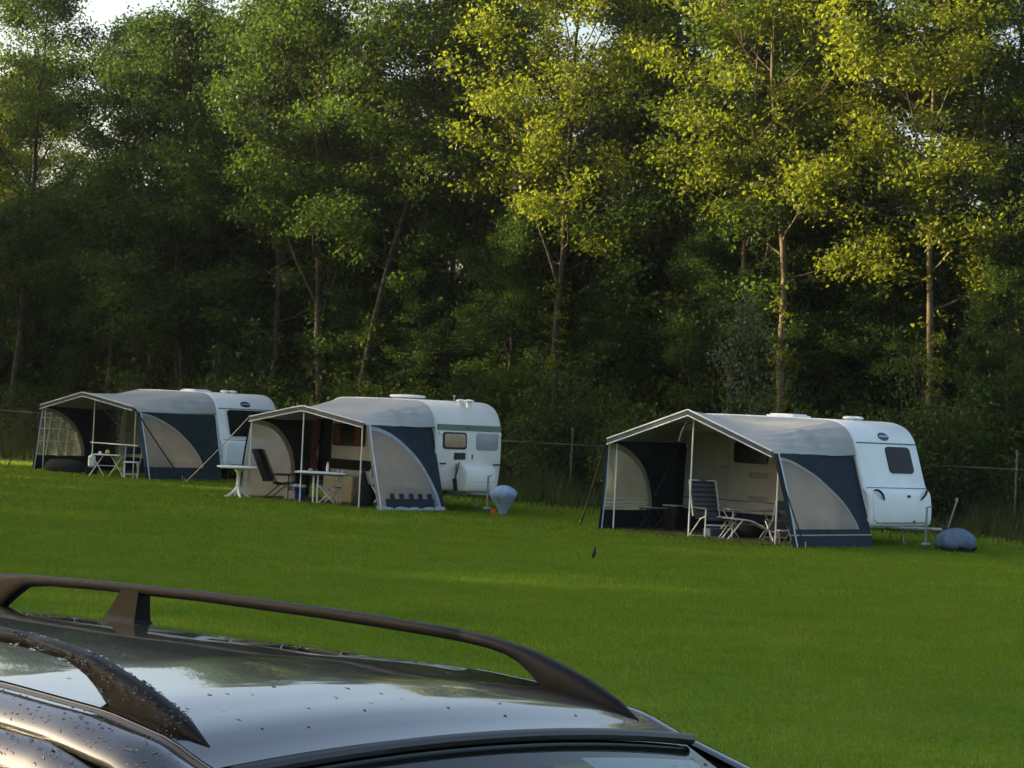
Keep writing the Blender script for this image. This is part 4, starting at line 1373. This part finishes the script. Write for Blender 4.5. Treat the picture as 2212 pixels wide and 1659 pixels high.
plant_tree('willow_shrub', TM['s'], 'tall pale grey-green willow shrub behind the gabled awning', 'shrub', (6.35, 57.2, 0), 0, .95)

# trees along the field's other side that shade the pitches in the evening
y = -6.0
k2 = 0
while y < 92:
    k2 += 1
    if 71.5 < y < 76.5:
        y += 2.3
        continue
    X = (-32, -36.5, -41.0)[k2 % 3] + rr.uniform(-1.2, 1.2) - max(0, y - 60) * .12
    kk = rr.choice('ghfg')
    plant_tree('tree', TM[kk], 'tree on the far side of the field that shades the pitches', 'tree', (X, y, 0), rr.uniform(0, 6.28), (rr.uniform(17.4, 19.0) if y > 74 else rr.uniform(14.6, 16.4)) / {'g': 15.5, 'h': 14, 'f': 18}[kk], 'trees on the other side of the field')
    y += 1.7

# distant wood that closes the view behind the trees
rng = np.random.default_rng(77)
n = 105000
x = rng.uniform(-52, 46, n)
base = np.interp(x, [-75, -30, -16, -6, 1.7, 12.5, 30, 60], [125, 108, 104, 97, 89, 82, 72, 55]) + rng.uniform(0, 7, n)
top = 10.5 + 2.2 * np.sin(x * .35) + 1.5 * np.sin(x * .9 + 1)
z = rng.beta(1.1, 1.25, n) * top
v, f = leaf_quads(np.stack([x, base, z + .2], 1), rng, .66, .46)
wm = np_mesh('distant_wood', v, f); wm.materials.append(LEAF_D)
tag(obj_from('distant_wood', wm), 'dense distant wood closing the view behind the trees', 'wood', kind='stuff')


# ================================================================== EVENING HAZE
hm = bpy.data.materials.new('evening_haze')
hm.use_nodes = True
hn = hm.node_tree
hn.nodes.remove(hn.nodes["Principled BSDF"])
pv = hn.nodes.new("ShaderNodeVolumePrincipled")
pv.inputs["Color"].default_value = (0.95, 0.93, 0.90, 1)
pv.inputs["Density"].default_value = 0.00020
pv.inputs["Anisotropy"].default_value = 0.6
hn.links.new(pv.outputs[0], hn.nodes["Material Output"].inputs["Volume"])
b = MB(); b.box((0, 120, 11), (330, 370, 24))
hz = b.build('haze', hm, smooth=False)
tag(hz, 'thin warm evening haze over the camping field', 'haze', kind='stuff')

# ================================================================== CAR
CARZ = 1.751
Rm = Matrix.Rotation(R_(-41.706), 3, 'Z') @ Matrix.Rotation(R_(-.025), 3, 'Y') @ Matrix.Rotation(R_(-1.955), 3, 'X')
car_o = Vector((-.021, 3.809, 1.751)) - Rm @ Vector((0, 0, CARZ))
car = thing('parked_car', 'dark wet car with black roof rails and raindrops on its roof', 'car', car_o)
car.rotation_euler = Rm.to_euler()
ES, EZ = [-.1, 0, .06, .13, .3, .58, .9, 1.6, 2.3, 2.7], [-.075, -.045, -.03, -.006, .018, .030, .028, .018, .002, -.03]
SROOF = [0.02 + 2.6 * (k / 44) ** 1.25 for k in range(45)]


def ez(s): return interp(s, ES, EZ)


def rz_(s, l):
    return CARZ + ez(s) + .030 * (1 - (l / .59) ** 2)


body = MB()
# roof skin
rows = [[(-s, .592 * (k / 14 - 1), rz_(s, .592 * (k / 14 - 1))) for k in range(29)] for s in SROOF]
body.grid(rows)
roof = body.build('roof', 'car_paint', car, angle=50)
rn = roof.data.materials[0]
for sg in (-1, 1):
    # ditch, ledge and cant rail, running down the windscreen pillar
    prof = [(.590, -.003), (.596, -.010), (.604, -.010), (.611, -.006), (.624, -.004), (.642, -.006), (.658, -.012), (.674, -.020), (.686, -.030), (.694, -.041), (.697, -.052)]
    rows = []
    ss = [-1.05, -.9, -.7, -.5, -.35, -.22, -.12, -.05] + SROOF
    for s in ss:
        if s >= 0: base, shrink = ez(s), 1.0
        else:
            base = interp(-s, [0, .165, .5, 1.0, 1.1], [-.045, -.095, -.24, -.49, -.55]); shrink = 1 - .35 * min(1, -s * 3)
        wid = 0.0 if s >= 0 else -s * .10
        rows.append([(-s, sg * (l + wid), CARZ + base + z * shrink) for l, z in prof])
    q = MB(); q.grid(rows); cr = q.build('cant_rail', 'car_paint', car, angle=40)
    q = MB(); q.tube([(-s, sg * .600, CARZ + ez(s) - .009) for s in SROOF], .007, 6, False); q.build('roof_ditch', 'car_trim', cr)
    # door frame, side glass
    rows = []
    for s in [-.75, -.5, -.25, 0, .3, .7, 1.1, 1.6, 2.0, 2.4]:
        base = ez(s) if s >= 0 else interp(-s, [0, .25, .5, .75], [-.045, -.135, -.24, -.36])
        wid = 0.0 if s >= 0 else -s * .10
        rows.append([(-s, sg * (l_ + wid), CARZ + base + z_) for l_, z_ in ((.694, -.060), (.701, -.050), (.712, -.051), (.728, -.060), (.742, -.076), (.750, -.096), (.746, -.104))])
    q = MB(); q.grid(rows); q.build('door_frame', 'car_paint', cr, angle=40)
    q = MB(); q.tube([(r_[0][0], r_[0][1] + sg * .001, r_[0][2] + .002) for r_ in rows], .005, 6, False); q.build('door_seal', 'car_trim', cr)
    q = MB(); q.tube([(r_[6][0], r_[6][1] + sg * .002, r_[6][2] + .003) for r_ in rows], .006, 6, False); q.build('window_seal', 'car_trim', cr)
    q = MB(); gl_ = [[(r[6][0], r[6][1], r[6][2]) for r in rows], [(r[6][0] * 1.02, sg * .84, CARZ - .66) for r in rows]]
    q.grid(gl_ if sg < 0 else gl_[::-1])
    q.build('side_glass', 'car_glass', cr)
    # body side below the windows
    q = MB(); rows2 = []
    for x in [2.05, 1.8, 1.4, 1.0, .5, 0, -.8, -1.6, -2.2, -2.6]:
        tap = interp(x, [-2.6, -2.2, 1.2, 1.8, 2.05], [.80, .95, 1, .92, .72])
        zt = interp(x, [-2.6, 1.0, 1.05, 2.05], [-.66, -.66, -.70, -.86])
        rows2.append([(x, sg * l * tap, CARZ + z) for l, z in ((.84, zt), (.90, zt - .12), (.915, -1.0), (.90, -1.25), (.86, -1.45), (.80, -1.50))])
    q.grid(rows2); q.build('body_side', 'car_paint', car, angle=40)
    for x in (1.28, -1.55):
        wl_ = wheel(car, x, sg * .80, .33, .21)
    q = MB(); q.box((1.98, sg * .58, CARZ - .93), (.12, .34, .16), bev=.04, rz=sg * -.35); q.build('headlamp', 'lamp_glass', car)
    q = MB(); q.box((.78, sg * 1.0, CARZ - .62), (.14, .2, .14), bev=.05); q.build('wing_mirror', 'car_paint', car)
    # roof rail: solid foot, arch, middle foot
    TS, TT = [.085, .14, .22, .30, .38, .48, .56, .7, 1.0, 1.42, 1.8, 2.2, 2.3, 2.38, 2.46], [-.016, .016, .048, .072, .092, .105, .111, .116, .119, .117, .109, .095, .085, .05, .0]
    BS, BT = [.10, .20, .315, .345, .385, .43, .48, .56, .7, 1.0, 1.42, 1.8, 2.08, 2.14, 2.2, 2.46], [-.02, -.02, .00, .030, .056, .072, .080, .086, .090, .093, .092, .084, .074, .05, -.02, -.03]
    rows = []
    sl = [.085, .10, .115, .14, .18, .22, .26, .30, .335, .36, .39, .43, .48, .55, .565, .575, .65, .8, 1.0, 1.2, 1.42, 1.6, 1.8, 2.0, 2.1, 2.16, 2.22, 2.3, 2.4, 2.46]
    for s in sl:
        zt, zb = interp(s, TS, TT), interp(s, BS, BT)
        hw = interp(s, [.085, .16, .26, .45, .6, 2.46], [.002, .020, .026, .022, .018, .018])
        if abs(s - .565) < .001: hw -= .003; zt -= .003
        zc, hh = (zt + zb) / 2, (zt - zb) / 2
        ring = []
        for k in range(14):
            a = 2 * math.pi * k / 14
            ca, sa = math.cos(a), math.sin(a)
            ring.append((-s, sg * .55 + hw * math.copysign(abs(ca) ** .7, ca), CARZ + zc + hh * math.copysign(abs(sa) ** .7, sa)))
        rows.append(ring)
    q = MB(); q.grid(rows, close=True)
    q.f.append(tuple(range(14))); q.f.append(tuple((len(rows) - 1) * 14 + k for k in range(14)))
    rail = q.build('roof_rail', 'car_plastic', car, angle=50)
    q = MB()
    rows = []
    for u in [k / 6 for k in range(7)]:
        z = CARZ + interp(u, [0, 1], [.012, .098]); x0 = interp(u, [0, .3, 1], [-1.755, -1.735, -1.695]); x1 = interp(u, [0, .15, 1], [-1.618, -1.628, -1.63]); w_ = interp(u, [0, .2, 1], [.032, .024, .018])
        rows.append([(x0, sg * .55 - w_, z), (x1, sg * .55 - w_, z), (x1, sg * .55 + w_, z), (x0, sg * .55 + w_, z)])
    q.grid(rows, close=True); q.build('rail_foot', 'car_plastic', rail, angle=30)
# windscreen and its header moulding
fedge = lambda l: .004 + .015 * (1 - (l / .6) ** 2)
rows = []
for j in range(13):
    u = j / 12; x = .006 + .994 * u
    rows.append([(x + fedge(.6 * (k / 10 - 1)), (.59 + .11 * u) * (k / 10 - 1), CARZ + interp(x, [0, .165, .5, 1.0], [-.052, -.116, -.27, -.53]) + .034 * (1 - (k / 10 - 1) ** 2) * (1 + u)) for k in range(21)])
q = MB(); q.grid(rows[::-1]); ws = q.build('windscreen', 'car_glass', car, angle=60)
fr = [[tuple(Vector(p) + Vector((0, 0, -.006))) for p in rows[0]], [tuple(Vector(rows[0][k]).lerp(Vector(rows[1][k]), .14) + Vector((0, 0, -.006))) for k in range(21)]]
q = MB(); q.grid(fr); q.build('shade_band', 'car_trim', ws)
q = MB(); q.tube([(fedge(.6 * (k / 10 - 1)) + .012, .588 * (k / 10 - 1), CARZ - .042 + .032 * (1 - (k / 10 - 1) ** 2)) for k in range(21)], .011, 8); q.build('header_moulding', 'car_trim', ws)
for sg in (-1, 1):
    q = MB()
    rows = []
    for j in range(5):
        u = j / 4; x = .045 + .30 * u
        rows.append([(x, sg * (.22 + .34 * k / 6), CARZ + interp(x, [0, .165, .5, 1.0], [-.052, -.116, -.27, -.53]) - .012 + .030 * (1 - ((.22 + .34 * k / 6) / .6) ** 2)) for k in range(7)])
    q.grid(rows); q.grid([[(p[0], p[1], p[2] - .02) for p in r] for r in rows]); q.build('sun_visor', 'visor', ws)
q = MB()
q.grid([[(x, y, CARZ + z) for y in (-.62, -.3, 0, .3, .62)] for x, z in ((.0, -.075), (-.6, -.03), (-2.3, -.04))]); q.build('headlining', 'car_interior', car)
q = MB(); q.grid([[(x, y, CARZ + z) for y in (-.7, 0, .7)] for x, z in ((1.02, -.56), (.6, -.62), (.55, -.9), (-.2, -1.2), (-2.4, -1.1), (-2.5, -.6))]); q.build('dashboard', 'car_interior', car)
for sg in (-1, 1):
    q = MB(); q.box((-.15, sg * .37, CARZ - .62), (.16, .48, .75), bev=.06, ry=-.25); q.box((-.25, sg * .37, CARZ - .22), (.10, .26, .2), bev=.05); q.build('seat', 'car_interior', car)
q = MB(); rows = []
for x, z in ((.99, -.50), (1.1, -.56), (1.5, -.64), (1.85, -.74), (2.05, -.86), (2.12, -1.1), (2.08, -1.45)):
    hw_ = interp(x, [1, 1.8, 2.05, 2.12], [.80, .76, .60, .55])
    rows.append([(x, hw_ * (k / 6 - 1), CARZ + z + .03 * (1 - (k / 6 - 1) ** 2)) for k in range(13)])
q.grid(rows); q.build('bonnet', 'car_paint', car, angle=40)
q = MB(); rows = []
for x, z in ((-2.6, -.035), (-2.68, -.06), (-2.80, -.5), (-2.88, -.75), (-2.90, -1.45)):
    rows.append([(x + .05 * (abs(k / 6 - 1)) ** 2, .70 * (k / 6 - 1) * (1 if z > -.1 else 1.15), CARZ + z) for k in range(13)])
q.grid(rows); q.build('tailgate', 'car_paint', car, angle=40)

# raindrops lying on roof, rails, cant rail and windscreen
q = random.Random(44)
drops = MB()


def drop(c, r, fx=1.0, hgt=.55):
    vs, fs = [], []
    for j, (rr_, zz) in enumerate(((1.0, 0), (.82, .55), (.42, .9))):
        for k in range(7):
            a = 2 * math.pi * k / 7
            vs.append((c[0] + rr_ * r * math.cos(a) * fx, c[1] + rr_ * r * math.sin(a), c[2] + zz * r * hgt))
    vs.append((c[0], c[1], c[2] + r * hgt))
    for j in range(2):
        for k in range(7):
            m_ = (k + 1) % 7
            fs.append((j * 7 + k, j * 7 + m_, j * 7 + 7 + m_, j * 7 + 7 + k))
    for k in range(7): fs.append((14 + k, 14 + (k + 1) % 7, 21))
    drops.add(vs, fs)


for k in range(420):       # cant rail on the near side
    s = -.35 + 1.5 * q.random(); l = q.uniform(.615, .69)
    base = ez(s) if s >= 0 else interp(-s, [0, .165, .5], [-.045, -.095, -.24])
    z = interp(l, [.611, .624, .642, .658, .674, .686, .694], [-.006, -.004, -.006, -.012, -.02, -.03, -.041])
    drop((-s, -l - (0 if s > 0 else -s * .1), CARZ + base + z - .001), q.uniform(.0018, .0042))
for k in range(260):       # door frame on the near side
    s = -.3 + 1.3 * q.random(); l = q.uniform(.705, .744)
    base = ez(s) if s >= 0 else interp(-s, [0, .25, .5], [-.045, -.135, -.24])
    drop((-s, -l - (0 if s > 0 else -s * .1), CARZ + base + interp(l, [.701, .712, .728, .742], [-.050, -.051, -.060, -.076]) - .001), q.uniform(.0018, .0042))
for k in range(260):       # near rail foot
    s = q.uniform(.14, .62)
    zt, zb = interp(s, TS, TT), interp(s, BS, BT)
    a = q.uniform(.15, 1.2) * math.pi
    ca, sa = math.cos(a), math.sin(a)
    hw = interp(s, [.10, .16, .26, .45, .6], [.004, .022, .030, .026, .021])
    drop((-s, -.55 + hw * math.copysign(abs(ca) ** .7, ca), CARZ + (zt + zb) / 2 + (zt - zb) / 2 * math.copysign(abs(sa) ** .7, sa) - .001), q.uniform(.0018, .0042), hgt=.9)
for k in range(520):       # windscreen
    x = .06 + .5 * q.random(); l = q.uniform(-.98, .98)
    z = interp(x, [0, .165, .5, 1.0], [-.052, -.116, -.27, -.53]) + .034 * (1 - l * l) * (1 + (x - .03) / .97)
    drop((x + .012, (.59 + .11 * (x - .03) / .97) * l, CARZ + z - .001), q.uniform(.0018, .0045))
for k in range(330):       # flattened beads on the roof
    s = q.uniform(.06, 1.9); l = q.uniform(-.53, .53)
    drop((-s, l, rz_(s, l) - .0006), q.uniform(.0012, .0042), q.uniform(1, 3.0), .25)
for k in range(160):
    s = q.uniform(.15, 2.0)
    drop((-s, .55 + q.uniform(-.018, .012), CARZ + interp(s, TS, TT) - .002), q.uniform(.0015, .003))
do = drops.build('water_drops', 'water_drop', car)
do["kind"] = "stuff"

# ================================================================== BIRD
bt = thing('blackbird', 'small black bird standing upright on the open lawn', 'bird', (1.49, 35.8, .02), R_(-60))
rows = []
for x, z, r, rv in ((-.075, .035, .010, .006), (-.06, .043, .016, .013), (-.03, .055, .026, .024), (.0, .066, .031, .031), (.03, .083, .028, .030), (.048, .100, .019, .021), (.058, .116, .017, .018), (.070, .124, .016, .016), (.082, .124, .011, .011), (.088, .123, .004, .004)):
    rows.append([(x, r * math.cos(2 * math.pi * k / 12), z + rv * math.sin(2 * math.pi * k / 12)) for k in range(12)])
up = lambda p: ((p[0] * .80 - (p[2] - .05) * .60) * 1.15, p[1] * 1.15, (p[0] * .60 + (p[2] - .05) * .80) * 1.15 + .062)
rows = [[up(p) for p in r] for r in rows]
b = MB(); b.grid(rows, close=True); b.f.append(tuple(range(12))); b.f.append(tuple((len(rows) - 1) * 12 + k for k in range(12)))
b.grid([[up(p) for p in q_] for q_ in ([(-.06, -.014, .045), (-.06, .014, .045)], [(-.13, -.018, .026), (-.13, .018, .026)])]); b.grid([[up(p) for p in q_] for q_ in ([(-.06, -.014, .038), (-.06, .014, .038)], [(-.13, -.018, .022), (-.13, .018, .022)])])
b.build('body', 'bird_black', bt)
b = MB(); b.tube([up((.084, 0, .123)), up((.112, 0, .109))], [.005, .001], 6); b.build('beak', 'beak_yellow', bt)
for s in (-1, 1):
    b = MB(); b.tube([(.0, s * .012, .042), (-.006, s * .013, .022), (.002, s * .013, -.018)], .0025, 5); b.tube([(-.01, s * .013, -.018), (.022, s * .013, -.018)], .002, 4); b.build('leg', 'bird_black', bt)
